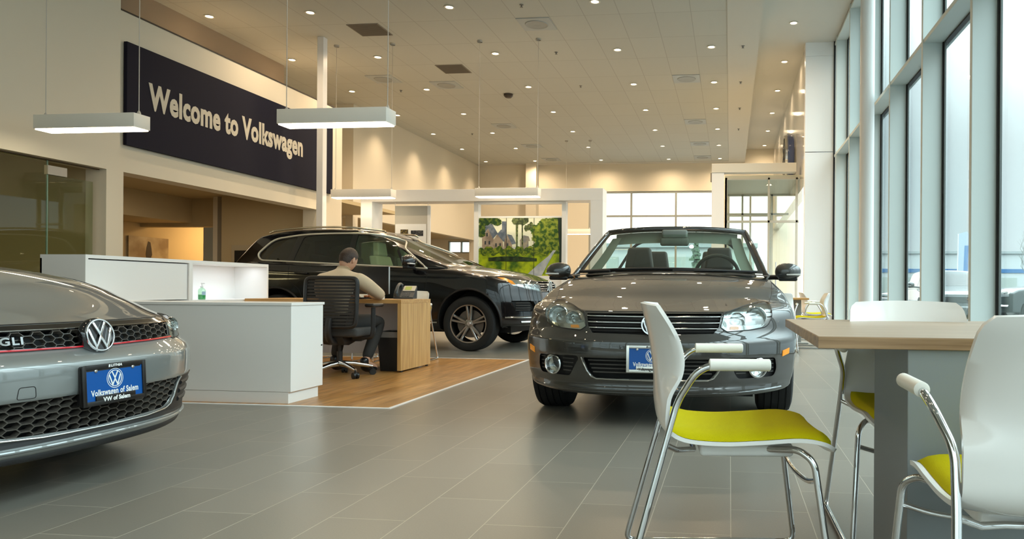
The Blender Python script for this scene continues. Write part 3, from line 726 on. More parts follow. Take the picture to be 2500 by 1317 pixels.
# ---------------- oak desk ----------------
dk = thing('desk', 'honey oak desk with a grey modesty panel on the wooden floor', 'desk', (-4.1, 7.35, 0))
def db(a, b): return (a[0]+4.1, a[1]-7.35, a[2]), (b[0]+4.1, b[1]-7.35, b[2])
MB().box(*db((-4.94, 6.99, .692), (-3.262, 7.715, .73))).build('desktop', M_oakd, dk, smooth=0, bevel=.0015)
MB().box(*db((-3.300, 6.99, .018), (-3.262, 7.715, .6915))).build('side_panel', M_oakv, dk, smooth=0, bevel=.0015)
MB().box(*db((-4.94, 6.99, .018), (-4.90, 7.715, .6915))).build('side_panel', M_oakv, dk, smooth=0, bevel=.0015)
MB().box(*db((-4.90, 7.62, .13), (-3.30, 7.64, .69))).build('modesty_panel', mat('mid_grey_laminate', (.66, .66, .68), .45), dk, smooth=0)
k = MB()
for x, y in ((-3.28, 7.04), (-3.28, 7.66), (-4.92, 7.04), (-4.92, 7.66)): k.cyl((x+4.1, y-7.35, 0), (x+4.1, y-7.35, .018), .015, n=12)
k.build('glide', M_black, dk)
# telephone
ph = thing('telephone', 'black office telephone with grey bezel and green screen on the desk corner', 'telephone', (-3.38, 7.34, .73))
R1 = Matrix.Rotation(rad(12), 4, 'Z')
wed = MB().prism([(-.10, .006), (.09, .006), (.105, .13), (.10, .135), (-.10, .022)], 'x', -.10, .10).xf(R1)
wed.build('base', mat('phone_black', (.03, .034, .036), .4), ph, smooth=0, bevel=.003)
# sloping face frame: local coords on the wedge
def on_face(u, v, h=0.0):   # u across, v 0..1 up the slope
    y = -.10+.205*v; z = .022+.113*v
    n = Vector((0, -.113, .205)).normalized(); p = Vector((u, y, z))+n*h; return R1 @ p
def face_box(u0, u1, v0, v1, h0, h1):
    m = MB(); vs = [on_face(u, v, h) for h in (h0, h1) for u, v in ((u0, v0), (u1, v0), (u1, v1), (u0, v1))]
    return m.add(vs, [(0, 3, 2, 1), (4, 5, 6, 7), (0, 1, 5, 4), (1, 2, 6, 5), (2, 3, 7, 6), (3, 0, 4, 7)])
face_box(-.03, .095, .52, .99, .001, .010).build('bezel', mat('phone_silver', (.50, .46, .38), .4, .3), ph, smooth=0, bevel=.002)
face_box(-.012, .055, .60, .90, .010, .012).build('screen', mat('lcd_green', (.22, .24, .03), .3, emit=(.30, .33, .05), emit_s=.35), ph, smooth=0)
kk = MB()
for i in range(4):
    for j in range(3): q = face_box(-.02+j*.028, 0+j*.028, .08+i*.1, .14+i*.1, .001, .006); kk.add(q.v, q.f)
kk.build('keypad', mat('phone_keys', (.09, .09, .09), .5), ph, smooth=0)
hp = [on_face(-.07, .06, .012), on_face(-.07, .10, .045), on_face(-.07, .4, .062), on_face(-.07, .72, .055), on_face(-.07, .95, .03), on_face(-.07, 1.0, .012)]
MB().tube(smooth_path(hp, 5), [.016+.012*abs(1-2*i/25)**2 for i in range(26)], 14).build('handset', MATS['phone_black'], ph)
# monitor
mo = thing('monitor', 'thin dark computer monitor beyond the seated man', 'monitor', (-3.80, 7.42, .73))
RM = Matrix.Rotation(rad(-14), 4, 'Z')
MB().rbox((-.235, -.006, .05), (.235, .012, .345), .004).xf(RM).build('screen_panel', mat('monitor_black', (.014, .013, .013), .35), mo, smooth=30)
MB().box((.2355, -.007, .055), (.2375, .012, .34)).xf(RM).build('edge_trim', mat('monitor_silver', (.5, .5, .5), .3, .6), mo, smooth=0)
MB().box((-.03, .0, .0), (.03, .01, .1)).rbox((-.11, -.07, 0), (.11, .08, .008), .003).xf(RM).build('stand', MATS['monitor_black'], mo, smooth=0)
tag(MB().lathe([(0, 0), (.022, 0), (.026, .03), (.022, .03), (.019, .004), (0, .004)], 18).build('cup', mat('cream_ceramic', (.75, .7, .6), .4), loc=(-3.505, 7.08, .731)), 'small cream cup at the front of the desk by the telephone', 'cup')
tag(MB().rbox((-.21, -.07, 0), (.21, .07, .018), .004).build('keyboard', M_black, loc=(-3.95, 7.18, .731), smooth=30), 'black keyboard in front of the seated man', 'keyboard')
# bin
bn = thing('waste_bin', 'black waste bin with a clear liner under the oak desk', 'bin', (-3.44, 7.23, 0))
def taper(mb, x0, y0, x1, y1, z0, z1, r=.03, wall=.004):
    p0 = rpoly([(-x0, -y0), (x0, -y0), (x0, y0), (-x0, y0)], r); p1 = rpoly([(-x1, -y1), (x1, -y1), (x1, y1), (-x1, y1)], r); n = len(p0)
    q1 = [(x*.955, y*.955) for x, y in p1]; q0 = [(x*.95, y*.95) for x, y in p0]
    vs = [(x, y, z0) for x, y in p0]+[(x, y, z1) for x, y in p1]+[(x, y, z1) for x, y in q1]+[(x, y, z0+.006) for x, y in q0]
    fs = [(a*n+i, a*n+(i+1) % n, (a+1)*n+(i+1) % n, (a+1)*n+i) for a in range(3) for i in range(n)]+[tuple(range(n))[::-1], tuple(range(3*n, 4*n))]
    return mb.add(vs, fs)
taper(MB(), .10, .13, .125, .165, 0, .395).build('bin_body', M_black, bn, smooth=30)
lm = MB(); p = rpoly([(-.127, -.167), (.127, -.167), (.127, .167), (-.127, .167)], .03); n = len(p)
vs = []
for z, s, j in ((.345, .995, .3), (.36, 1.02, 1), (.385, 1.01, .6), (.402, 1.03, 1), (.404, .97, .4), (.36, .93, .3)):
    vs += [(x*s+.002*j*math.sin(i*2.3), y*s+.002*j*math.cos(i*1.7), z) for i, (x, y) in enumerate(p)]
lm.add(vs, [(a*n+i, a*n+(i+1) % n, (a+1)*n+(i+1) % n, (a+1)*n+i) for a in range(5) for i in range(n)])
lm.build('bin_liner', mat('clear_liner', (.34, .33, .32), .25, trans=.35), bn)

# ---------------- office chair ----------------
oc = thing('office_chair', 'black mesh-backed swivel office chair the man sits on', 'chair', (-3.70, 6.62, 0))
def O(x, y, z): return (x+3.70, y-6.62, z)
M_ocf = mat('chair_frame_black', (.016, .014, .013), .45)
# back frame: rounded rectangle, slightly curved
def backp(u, z):   # u -1..1
    return (u*(.262-.02*max(0, (.62-z))*2), -.19-.03*(1-abs(u)**2)+.06*(z-.6), z)
ring = []
for i in range(128):
    a = 2*PI*i/128; cu_, su = math.cos(a), math.sin(a); e = 11
    rr = (abs(cu_)**e+abs(su)**e)**(-1/e); ring.append(backp(cu_*rr*.94, .71+su*rr*.23))
MB().tube(ring, .021, 10, closed=True, flat=.8).build('back_frame', M_ocf, oc)
st = MB()
for i in range(15):
    z = .905-i*.030; h = .0105
    for s0 in range(10):
        u0, u1 = -.86+1.72*s0/10, -.86+1.72*(s0+1)/10
        a, b = backp(u0, z), backp(u1, z)
        st.add([(a[0], a[1], z-h), (b[0], b[1], z-h), (b[0], b[1], z+h), (a[0], a[1], z+h), (a[0], a[1]+.003, z-h), (b[0], b[1]+.003, z-h), (b[0], b[1]+.003, z+h), (a[0], a[1]+.003, z+h)],
               [(0, 1, 2, 3), (7, 6, 5, 4), (0, 4, 5, 1), (3, 2, 6, 7)])
st.build('back_bands', mat('band_fabric', (.030, .026, .023), .8), oc, smooth=0)
mm = mat('back_mesh', (.02, .018, .016), .8, alpha=.72)
MB().grid(lambda u, v: tuple(Vector(backp(-.9+1.8*u, .49+v*.44))+Vector((0, .008, 0))), 12, 10).build('back_mesh', mm, oc)
sc_ = MB(); bm = bmesh.new(); bmesh.ops.create_cube(bm, size=1)
for v in bm.verts: v.co = Vector((v.co.x*.48, v.co.y*.46+.06, v.co.z*.085+.425))
bmesh.ops.bevel(bm, geom=bm.edges[:], offset=.035, segments=4, profile=.6, affect='EDGES'); sc_.addbm(bm); sc_.build('seat', M_greyd, oc, smooth=60)
MB().prism([(-.16, .385), (.20, .385), (.17, .335), (-.02, .30), (-.12, .315)], 'x', -.10, .10).tube(smooth_path([(0, -.05, .34), (0, -.20, .36), (0, -.245, .45), (0, -.225, .56)], 5), .03, 8, flat=1.6).build('mechanism', M_ocf, oc, smooth=30, bevel=.004)
MB().prism([(.02, .36), (.26, .375), (.26, .36), (.02, .335)], 'x', .10, .20).build('tilt_lever', M_ocf, oc, smooth=0)
for s in (-1, 1):
    a = MB().tube(fillet([(s*.12, .02, .365), (s*.30, .02, .37), (s*.315, .02, .44), (s*.315, .02, .66)], .03, 5), .014, 10, flat=1.5)
    a.build('arm_post', M_ocf, oc)
    MB().rbox((s*.315-.045, -.08, .665), (s*.315+.045, .17, .70), .015, 3).build('arm_pad', M_black, oc, smooth=50)
MB().cyl((0, 0, .10), (0, 0, .24), .026, n=20).cyl((0, 0, .24), (0, 0, .33), .016, n=16).build('gas_lift', M_ocf, oc)
M_dchr = mat('polished_aluminium', (.62, .60, .56), .16, 1)
for k in range(5):
    a = rad(-38+72*k); dx, dy = math.cos(a), math.sin(a)
    MB().tube([(dx*.02, dy*.02, .125), (dx*.12, dy*.12, .118), (dx*.30, dy*.30, .082)], [.026, .022, .015], 12, flat=1.15).build('base_arm', M_dchr, oc)
    w = MB(); px, py = dx*.30, dy*.30; ox, oy = -dy, dx
    for s in (-1, 1): w.cyl((px+ox*s*.006, py+oy*s*.006, .030), (px+ox*s*.026, py+oy*s*.026, .030), .030, n=22)
    w.sphere((px, py, .040), (.024, .024, .026), 14, 8).cyl((px, py, .05), (px, py, .08), .008, n=10)
    w.build('caster', M_black, oc)
oc.rotation_euler = (0, 0, rad(4))

# ---------------- seated man ----------------
def skin_mesh(nodes, edges, sub=2, root=0, symm=False):
    """nodes: list of (co, r or (rx, ry)); returns evaluated mesh"""
    me = bpy.data.meshes.new('figure'); me.from_pydata([n[0] for n in nodes], edges, [])
    o = bpy.data.objects.new('figure', me); col.objects.link(o)
    md = o.modifiers.new('skin', 'SKIN'); md.use_smooth_shade = True; md.branch_smoothing = .6
    sv = me.skin_vertices[0].data
    for i, n in enumerate(nodes):
        r = n[1]; sv[i].radius = r if isinstance(r, (tuple, list)) else (r, r)
        sv[i].use_root = (i == root)
    s = o.modifiers.new('sub', 'SUBSURF'); s.levels = sub; s.render_levels = sub
    bpy.context.view_layer.update()
    dg = bpy.context.evaluated_depsgraph_get(); out = bpy.data.meshes.new_from_object(o.evaluated_get(dg))
    bpy.data.objects.remove(o); return out
M_skin = mat('skin', (.55, .30, .19), .55); bsdf(M_skin).inputs['Subsurface Weight'].default_value = .1
M_hair = mat('dark_brown_hair', (.035, .018, .012), .6); noise_tint(M_hair, (.022, .011, .007), (.06, .033, .02), (1, 1, .25), 260, 2, .8)
M_sweat = mat('oatmeal_knit', (.60, .45, .29), .9, sheen=.2); noise_tint(M_sweat, (.55, .41, .26), (.66, .50, .33), (1, 1, 1), 420, 2, .6)
M_trou = mat('charcoal_trousers', (.030, .028, .026), .85)
M_shoe = mat('black_leather', (.010, .009, .009), .3, coat=.3)
man = thing('person', 'seated man in beige sweater and dark trousers bent over the desk', 'person', (-3.76, 6.70, 0))
def Q(x, y, z): return Vector((x+3.76, y-6.70, z))
J = dict(pel=Q(-3.76, 6.60, .53), ab=Q(-3.76, 6.60, .66), ch=Q(-3.77, 6.67, .82), up=Q(-3.775, 6.74, .935), nk=Q(-3.775, 6.81, 1.01), hd0=Q(-3.772, 6.86, 1.07),
         shL=Q(-3.96, 6.75, .935), shR=Q(-3.59, 6.75, .935), elL=Q(-4.08, 6.92, .765), elR=Q(-3.465, 6.97, .775), wrL=Q(-3.93, 7.13, .765), wrR=Q(-3.66, 7.16, .765),
         hpL=Q(-3.86, 6.64, .505), hpR=Q(-3.66, 6.64, .505), knL=Q(-3.92, 7.06, .51), knR=Q(-3.515, 7.06, .515), anL=Q(-3.95, 6.98, .11), anR=Q(-3.56, 6.84, .11),
         toL=Q(-3.96, 7.14, .035), toR=Q(-3.51, 6.98, .035))
# body: one continuous skin (head, neck, torso, arms with palms and fingers, legs)
N = []; E_ = []
def add(n, r): N.append((J[n] if isinstance(n, str) else n, r)); return len(N)-1
def chain(ids): E_.extend([(ids[i], ids[i+1]) for i in range(len(ids)-1)])
pel = add('pel', (.13, .10)); ab = add('ab', (.12, .09)); ch_ = add('ch', (.135, .095)); up = add('up', (.12, .08)); nk = add('nk', .052); h0 = add('hd0', .06)
chain([pel, ab, ch_, up, nk, h0])
for s in 'LR':
    sh = add('sh'+s, .052); el = add('el'+s, .038); wr = add('wr'+s, .024); chain([up, sh, el, wr])
    d = (J['wr'+s]-J['el'+s]).normalized(); side = Vector((-d.y, d.x, 0))*(1 if s == 'R' else -1)
    pm = add(J['wr'+s]+d*.05, (.034, .016)); chain([wr, pm])
    for q, ln in ((-1.5, .060), (-.5, .075), (.5, .078), (1.5, .068)):
        b = J['wr'+s]+d*.085+side*q*.017; k1 = add(b, .0092); k2 = add(b+d*ln*.5+Vector((0, 0, .004)), .0085); k3 = add(b+d*ln*.95+Vector((0, 0, -.016)), .0072); chain([pm, k1, k2, k3])
    t1 = add(J['wr'+s]+d*.035+side*.036, .0105); t2 = add(J['wr'+s]+d*.07+side*.055, .0088); chain([pm, t1, t2])
    hp = add('hp'+s, .078); kn = add('kn'+s, .055); an = add('an'+s, .038); to = add(J['to'+s]+Vector((0, 0, .012)), .03); chain([pel, hp, kn, an, to])
body = skin_mesh(N, E_, 2, pel)
# head merged into the body mesh
bmb = bmesh.new(); bmb.from_mesh(body)
hb_ = bmesh.new(); bmesh.ops.create_uvsphere(hb_, u_segments=32, v_segments=24, radius=1)
HR = Matrix.Rotation(rad(-10), 4, 'Z') @ Matrix.Rotation(rad(-34), 4, 'X')     # looks towards +y, bowed, turned right
HC = Q(-3.768, 6.89, 1.122)
def head_shape(v, grow=1.0):
    x, y, z = v
    w = .076*(1-.22*max(0, -z)**1.5); yy = y*.095; zz = z*.118
    if z < -.2 and y > 0: yy += .012*(-z-.2)          # chin
    if y > .75 and abs(x) < .28 and -.35 < z < .12: yy += .022*(1-abs(x)/.28)*(1-abs(z+.12)/.25 if abs(z+.12) < .25 else 0)  # nose
    if y > .6 and abs(abs(x)-.36) < .18 and abs(z-.08) < .12: yy -= .006   # eye sockets
    if y > .75 and abs(x) < .3 and abs(z+.5) < .06: yy += .004
    return Vector((x*w*grow, yy*grow, zz*grow))
for v in hb_.verts: v.co = HR @ head_shape(v.co)+HC
tmp = bpy.data.meshes.new('t'); hb_.to_mesh(tmp); bmb.from_mesh(tmp)
for s in (-1, 1):
    eb = bmesh.new(); bmesh.ops.create_uvsphere(eb, u_segments=14, v_segments=10, radius=1)
    for v in eb.verts:
        r_ = .75 if abs(v.co.x) < .4 and v.co.length < 2 else 1
        v.co = HR @ Vector((s*.078+v.co.x*.009, -.012+v.co.y*.018+v.co.z*-.004, -.012+v.co.z*.031))+HC
    eb.to_mesh(tmp); bmb.from_mesh(tmp); eb.free()
hb_.free(); bmb.to_mesh(body); bmb.free()
bo = finish('body', body, M_skin, man, smooth=80); 
hm = MB(); hb_ = bmesh.new(); bmesh.ops.create_uvsphere(hb_, u_segments=40, v_segments=30, radius=1)
kill = [v for v in hb_.verts if (v.co.y > .18+.75*v.co.z and v.co.z < .62) or v.co.z < -.62 or (v.co.z < -.15 and v.co.y > -.25) or (v.co.z < .0 and v.co.y > .02)]
bmesh.ops.delete(hb_, geom=kill, context='VERTS')
for v in hb_.verts:
    c0 = v.co.copy(); g = 1.09 if c0.z > -.1 else 1.03
    v.co = HR @ (head_shape(c0, g)+Vector((0, -.003, .004)))+HC+Vector((random.uniform(-.0012, .0012),)*3)
hm.addbm(hb_); hm.build('hair', M_hair, man, smooth=80, fix=False)
for s in (-1, 1):
    MB().sphere(HR @ Vector((s*.028, .079, .008))+HC, .0105, 12, 8).build('eye', mat('eye', (.75, .72, .7), .2), man)
# sweater
N = []; E_ = []
a0 = add(J['pel']+Vector((0, 0, -.01)), (.155, .12)); a1 = add('ab', (.148, .112)); a2 = add('ch', (.175, .125)); a3 = add(J['up']+Vector((0, .0, .022)), (.155, .105)); a4 = add(J['nk']+Vector((0, -.010, .022)), .068); chain([a0, a1, a2, a3, a4])
for s in 'LR':
    sh = add(J['sh'+s], .086); m_ = add(J['sh'+s].lerp(J['el'+s], .55)+Vector((0, 0, .0)), .072); el = add('el'+s, .058); f = add(J['el'+s].lerp(J['wr'+s], .5), .046); wr = add(J['el'+s].lerp(J['wr'+s], .95), .034); chain([a3, sh, m_, el, f, wr])
finish('sweater', skin_mesh(N, E_, 2, 0), M_sweat, man, smooth=80)
MB().tube([J['nk']+Vector((.058*math.cos(t), .058*math.sin(t)-.008, .015+.012*math.sin(t))) for t in [2*PI*i/24 for i in range(24)]], .012, 8, closed=True).build('collar', M_sweat, man)
# trousers
N = []; E_ = []
a0 = add(J['pel']+Vector((0, 0, -.005)), (.15, .115)); chain([a0])
for s in 'LR':
    hp = add('hp'+s, .095); th = add(J['hp'+s].lerp(J['kn'+s], .55), .084); kn = add('kn'+s, .070); sh = add(J['kn'+s].lerp(J['an'+s], .5), .062); an = add(J['kn'+s].lerp(J['an'+s], .93), .054); chain([a0, hp, th, kn, sh, an])
finish('trousers', skin_mesh(N, E_, 2, 0), M_trou, man, smooth=80)
for s in 'LR':
    A, T = J['an'+s], J['to'+s]; N = []; E_ = []
    b0 = add(A+Vector((0, -.015, .06)), .044); b1 = add(A+Vector((0, -.01, -.055)), .046); b2 = add(A.lerp(T, .5)+Vector((0, 0, -.03)), (.044, .036)); b3 = add(Vector((T.x, T.y, .036)), (.042, .03)); chain([b0, b1, b2, b3])
    me = skin_mesh(N, E_, 2, 0)
    for v in me.vertices:
        if v.co.z < .008: v.co.z = .008
    sh = finish('shoe', me, M_shoe, man, smooth=80)
# ---------------- white frame and picture wall behind the cars ----------------
pf = thing('display_frame', 'large white goalpost-shaped frame standing behind the cars', 'frame', (-4.95, 14.2, 0))
def pb(a, b): return (a[0]+4.95, a[1]-14.2, a[2]), (b[0]+4.95, b[1]-14.2, b[2])
MB().box(*pb((-7.40, 14.0, 2.575), (-2.457, 14.45, 2.81))).build('beam', M_post, pf, smooth=0, bevel=.003)
MB().box(*pb((-2.70, 14.0, 0), (-2.457, 14.45, 2.575))).build('post', M_post, pf, smooth=0, bevel=.003)
MB().box(*pb((-7.40, 14.0, 0), (-7.16, 14.45, 2.575))).build('post', M_post, pf, smooth=0, bevel=.003)
pw = thing('picture_stand', 'white picture stand under the frame beam with uprights both sides', 'display stand', (-4.15, 14.22, 0))
def qb(a, b): return (a[0]+4.15, a[1]-14.22, a[2]), (b[0]+4.15, b[1]-14.22, b[2])
MB().box(*qb((-5.09, 14.14, 0), (-5.0, 14.3, 2.53))).build('upright', M_post, pw, smooth=0, bevel=.002)
MB().box(*qb((-3.30, 14.14, 0), (-3.215, 14.3, 2.53))).build('upright', M_post, pw, smooth=0, bevel=.002)
MB().box(*qb((-5.09, 14.14, 2.53), (-3.215, 14.3, 2.572))).build('top_rail', M_post, pw, smooth=0)
MB().box(*qb((-5.0, 14.18, 2.255), (-3.30, 14.28, 2.29))).box(*qb((-5.0, 14.18, 0), (-3.30, 14.28, 1.10))).build('backboard', M_post, pw, smooth=0)
art = thing('landscape_picture', 'three-panel picture of a suburban house, green lawn and white path', 'picture', (-4.15, 14.2, 1.68))
AW, AH = 1.70, 1.15
def art_part(nm, poly, layer, m):
    pts = [((x-.5)*AW, (.5-y)*AH) for x, y in poly]
    MB().prism(pts, 'y', -.012-layer*.0015, -.010).build(nm, m, art, smooth=0)
def art_mat(nm, c1, c2, s=14, em=.35):
    m = mat(nm, c1, .4); noise_tint(m, c1, c2, (1, 1, 1), s, 5, 0, .42, .62); return m
MB().box((-AW/2, -.010, -AH/2), (AW/2, .02, AH/2)).build('panel_board', mat('panel_board_white', (.7, .7, .7), .5), art, smooth=0)
art_part('sky', [(0, 0), (1, 0), (1, .5), (0, .5)], 1, mat('print_sky', (.86, .86, .68), .4))
art_part('lawn', [(0, .60), (1, .55), (1, 1), (0, 1)], 2, art_mat('print_lawn', (.42, .52, .01), (.05, .13, .01), 4.2))
def art_multi(nm, polys, layer, m):
    mb = MB()
    for k, poly in enumerate(polys):
        mb.prism([((min(1, max(0, x))-.5)*AW, (.5-min(1, max(0, y)))*AH) for x, y in poly], 'y', -.012-layer*.0015-.0001*k, -.010)
    mb.build(nm, m, art, smooth=0)
blob = lambda cx_, cy_, rx, ry, n=30, s=1: [(cx_+rx*math.cos(2*PI*i/n)*(1+.13*math.sin(i*2.7+s)+.08*math.sin(i*5.1+s)), cy_+ry*math.sin(2*PI*i/n)*(1+.13*math.cos(i*3.1+s)+.08*math.cos(i*6.3))) for i in range(n)]
art_multi('house', [[(.04, .60), (.04, .34), (.11, .18), (.18, .34), (.18, .60)], [(.16, .60), (.17, .40), (.23, .27), (.29, .40), (.30, .60)], [(.30, .60), (.31, .30), (.36, .30), (.40, .44), (.41, .60)]], 3, art_mat('print_house', (.42, .33, .25), (.26, .20, .16), 9))
art_multi('house_roof', [[(.03, .34), (.08, .12), (.16, .10), (.23, .27), (.17, .36), (.11, .18)], [(.22, .28), (.27, .20), (.33, .24), (.31, .42), (.29, .40)], [(.28, .22), (.28, .06), (.33, .06), (.34, .40)], [(.34, .28), (.40, .30), (.45, .44), (.40, .46)]], 4, art_mat('print_roof', (.11, .14, .19), (.20, .23, .28), 12))
art_multi('house_windows', [[(x, y), (x+.018, y), (x+.018, y+.06), (x, y+.06)] for x, y in ((.07, .40), (.12, .40), (.20, .44), (.25, .44), (.34, .44), (.09, .26))], 5, mat('print_windows', (.04, .05, .06), .4))
art_multi('far_house', [[(.50, .56), (.50, .40), (.60, .40), (.60, .56)], [(.49, .40), (.54, .30), (.60, .32), (.62, .40)]], 3, art_mat('print_far_house', (.46, .38, .26), (.16, .18, .22), 5))
art_multi('near_tree', [blob(.82+.10*math.sin(k*2.1), .10+.055*k*.9, .085+.02*math.cos(k), .085, s=k) for k in range(9)]+[blob(.66+.02*k, .18+.06*k, .05, .06, s=k+3) for k in range(5)]+[blob(.94, .12*k+.05, .08, .09, s=k) for k in range(5)], 4, art_mat('print_tree', (.03, .09, .01), (.30, .36, .04), 15))
art_multi('oak_crown', [blob(.04+.045*k, .05+.02*math.sin(k*2), .055, .06, s=k) for k in range(5)]+[blob(.03, .16+.06*k, .05, .05, s=k+2) for k in range(3)], 5, art_mat('print_crown', (.015, .05, .012), (.12, .17, .02), 18))
art_multi('middle_trees', [[(.445, 0), (.475, 0), (.468, .6), (.452, .6)], [(.515, 0), (.53, 0), (.535, .55), (.52, .55)]]+[blob(.44+.03*k, .05+.03*math.sin(k*3), .04, .06, s=k) for k in range(5)]+[blob(.57+.03*k, .14+.04*math.cos(k), .022, .05, s=k) for k in range(3)], 5, art_mat('print_trunk', (.035, .05, .02), (.18, .22, .08), 22))
art_multi('shrubs', [blob(.03+.037*k, .57+.035*math.sin(k*1.9), .035, .05, s=k) for k in range(24)], 6, art_mat('print_shrub', (.04, .09, .01), (.26, .32, .02), 18))
art_part('hedge', [(.12, .69), (.3, .665), (.5, .67), (.70, .70), (.70, .75), (.4, .755), (.12, .745)], 7, art_mat('print_hedge', (.010, .022, .008), (.04, .07, .02), 12))
art_part('path', [(.57, 1), (.76, 1), (.83, .80), (.90, .62), (.93, .56), (.895, .56), (.84, .66), (.72, .80)], 8, art_mat('print_path', (.36, .40, .46), (.52, .54, .55), 7))
art_part('tree_trunk', [(.95, 0), (1, 0), (1, 1), (.965, 1), (.97, .5), (.955, .25)], 9, mat('print_dark', (.015, .03, .02), .4))
art_part('panel_joint', [(.332, 0), (.335, 0), (.335, 1), (.332, 1)], 10, mat('print_joint', (.03, .03, .02), .5))
art_part('panel_joint', [(.664, 0), (.667, 0), (.667, 1), (.664, 1)], 10, MATS['print_joint'])
hb2 = thing('hanging_banner', 'pale grey banner with a small white photo board hanging left of the lawn picture', 'banner', (-6.42, 14.2, 2.3))
MB().box((-.345, -.01, -1.0), (.345, .01, .21)).build('banner_cloth', mat('banner_grey', (.52, .49, .43), .6), hb2, smooth=0)
MB().box((-.33, -.02, -.9), (.32, -.01, -.16)).build('photo_board', M_post, hb2, smooth=0)
MB().box((-.22, -.026, -.38), (-.06, -.02, -.27)).build('photo', art_mat('photo_a', (.04, .03, .02), (.25, .18, .05), 30), hb2, smooth=0)
MB().box((.0, -.026, -.40), (.26, -.02, -.29)).build('photo', art_mat('photo_b', (.02, .02, .025), (.12, .12, .12), 30), hb2, smooth=0)
MB().cyl((-.345, 0, .21), (-.345, 0, .275), .006, n=8).cyl((.345, 0, .21), (.345, 0, .275), .006, n=8).box((.345, -.02, -1.0), (.40, .02, .21)).build('hanger', M_post, hb2, smooth=0)
# wall art in the lounge behind the left opening
wa = thing('wall_picture', 'wide canvas with a dark walking figure on the lounge back wall', 'picture', (-12.59, 14.6, 1.55))
MB().box((0, -.55, -.40), (.03, .55, .36)).build('canvas', art_mat('canvas_tone', (.42, .34, .22), (.22, .15, .08), 2), wa, smooth=0)
MB().prism([(-.03, .27), (.03, .25), (.06, .12), (.08, -.02), (.03, -.12), (.10, -.30), (.13, -.38), (.07, -.38), (0, -.22), (-.05, -.38), (-.11, -.38), (-.06, -.2), (-.09, -.02), (-.07, .14)], 'x', .03, .034).build('painted_figure', mat('figure_dark', (.02, .01, .008), .6), wa, smooth=0)
tv = thing('wall_screen', 'small dark screen in a pale surround on the lounge side wall behind the black car', 'screen', (-10.0, 13.995, 1.5))
MB().box((-.17, -.03, -.35), (.25, 0, .2)).build('surround', mat('surround_tan', (.45, .38, .26), .5), tv, smooth=0)
MB().box((-.10, -.036, -.25), (.25, -.03, .09)).build('screen', M_black, tv, smooth=0)
# entrance portal, vestibule and round emblem
ep = thing('entrance_portal', 'white entrance portal with a cantilevered beam near the far glass vestibule', 'portal', (.5, 16.9, 0))
MB().box((-.43-.5, 16.8-16.9, 3.53), (1.47-.5, 17.1-16.9, 3.735)).build('beam', mat('portal_beam', (.70, .66, .57), .5), ep, smooth=0, bevel=.003)
MB().box((-.43-.5, 16.82-16.9, 0), (-.15-.5, 17.08-16.9, 3.53)).build('post', M_post, ep, smooth=0, bevel=.003)
MB().box((-.46-.5, 16.86-16.9, 3.33), (-.432-.5, 16.95-16.9, 3.53)).build('sensor_box', mat('sensor_grey', (.18, .16, .13), .5), ep, smooth=0)
vs_ = MB()
M_vf = mat('champagne_frame', (.56, .53, .44), .4, .2)
for x in (-.13, .86, 1.5): vs_.box((x, 17.2, 0), (x+.045, 17.3, 3.46))
for z in (0, 2.42, 3.42): vs_.box((-.13, 17.2, z), (1.57, 17.3, z+.05))
for x in (-.13, .30, 1.1): vs_.box((x, 20.2, 0), (x+.05, 20.3, 3.46))
for z in (0, 2.9, 3.42): vs_.box((-.13, 20.2, z), (1.57, 20.3, z+.05))
for y in (17.2, 18.2, 19.2, 20.2): vs_.box((-.13, y, 0), (-.08, y+.05, 3.46))
vs_.box((-.13, 17.2, 3.42), (-.08, 20.3, 3.47))
vt = thing('glass_vestibule', 'glass entrance vestibule with pale metal frame beside the white pier', 'vestibule', (.7, 18.7, 0))
vs_.xf(Matrix.Translation((-.7, -18.7, 0))).build('frame', M_vf, vt, smooth=0)
MB().box((-.83, -1.5, 3.47), (.87, 1.6, 3.52)).build('roof', mat('vestibule_soffit', (.50, .50, .40), .5), vt, smooth=0)
MB().box((-.80, -1.46, .02), (.84, -1.452, 3.44)).build('front_glass', M_glass_vest, vt, smooth=0)
MB().box((-.80, 1.54, .02), (.84, 1.548, 3.44)).build('rear_glass', M_glass_vest, vt, smooth=0)
MB().box((-.81, -1.46, .02), (-.802, 1.54, 3.44)).build('side_glass', M_glass_vest, vt, smooth=0)
for s in (-.2, .35): MB().cyl((s, -1.52, .9), (s, -1.52, 1.5), .014, n=12).build('door_handle', M_chrome, vt)
copy_tree(protoL, (.95, 18.4, 3.468), label='round downlight in the vestibule ceiling', group='vestibule downlight')
em = thing('round_emblem', 'large round chrome emblem seen nearly edge-on above the entrance', 'emblem', (1.56, 18.75, 4.17))
MB().lathe([(0, -.02), (.60, -.02), (.62, -.05), (.62, -.16), (.58, -.18), (0, -.18)], 56, axis='x').build('emblem_disc', mat('emblem_blue', (.02, .04, .12), .25, coat=.6), em)
e_ = MB(); emblem(e_, .58, .05, Matrix.Translation((-.18, 0, 0)) @ Matrix(((0, 0, -1, 0), (-1, 0, 0, 0), (0, 1, 0, 0), (0, 0, 0, 1)))); e_.build('emblem_letters', M_chrome, em, smooth=30)
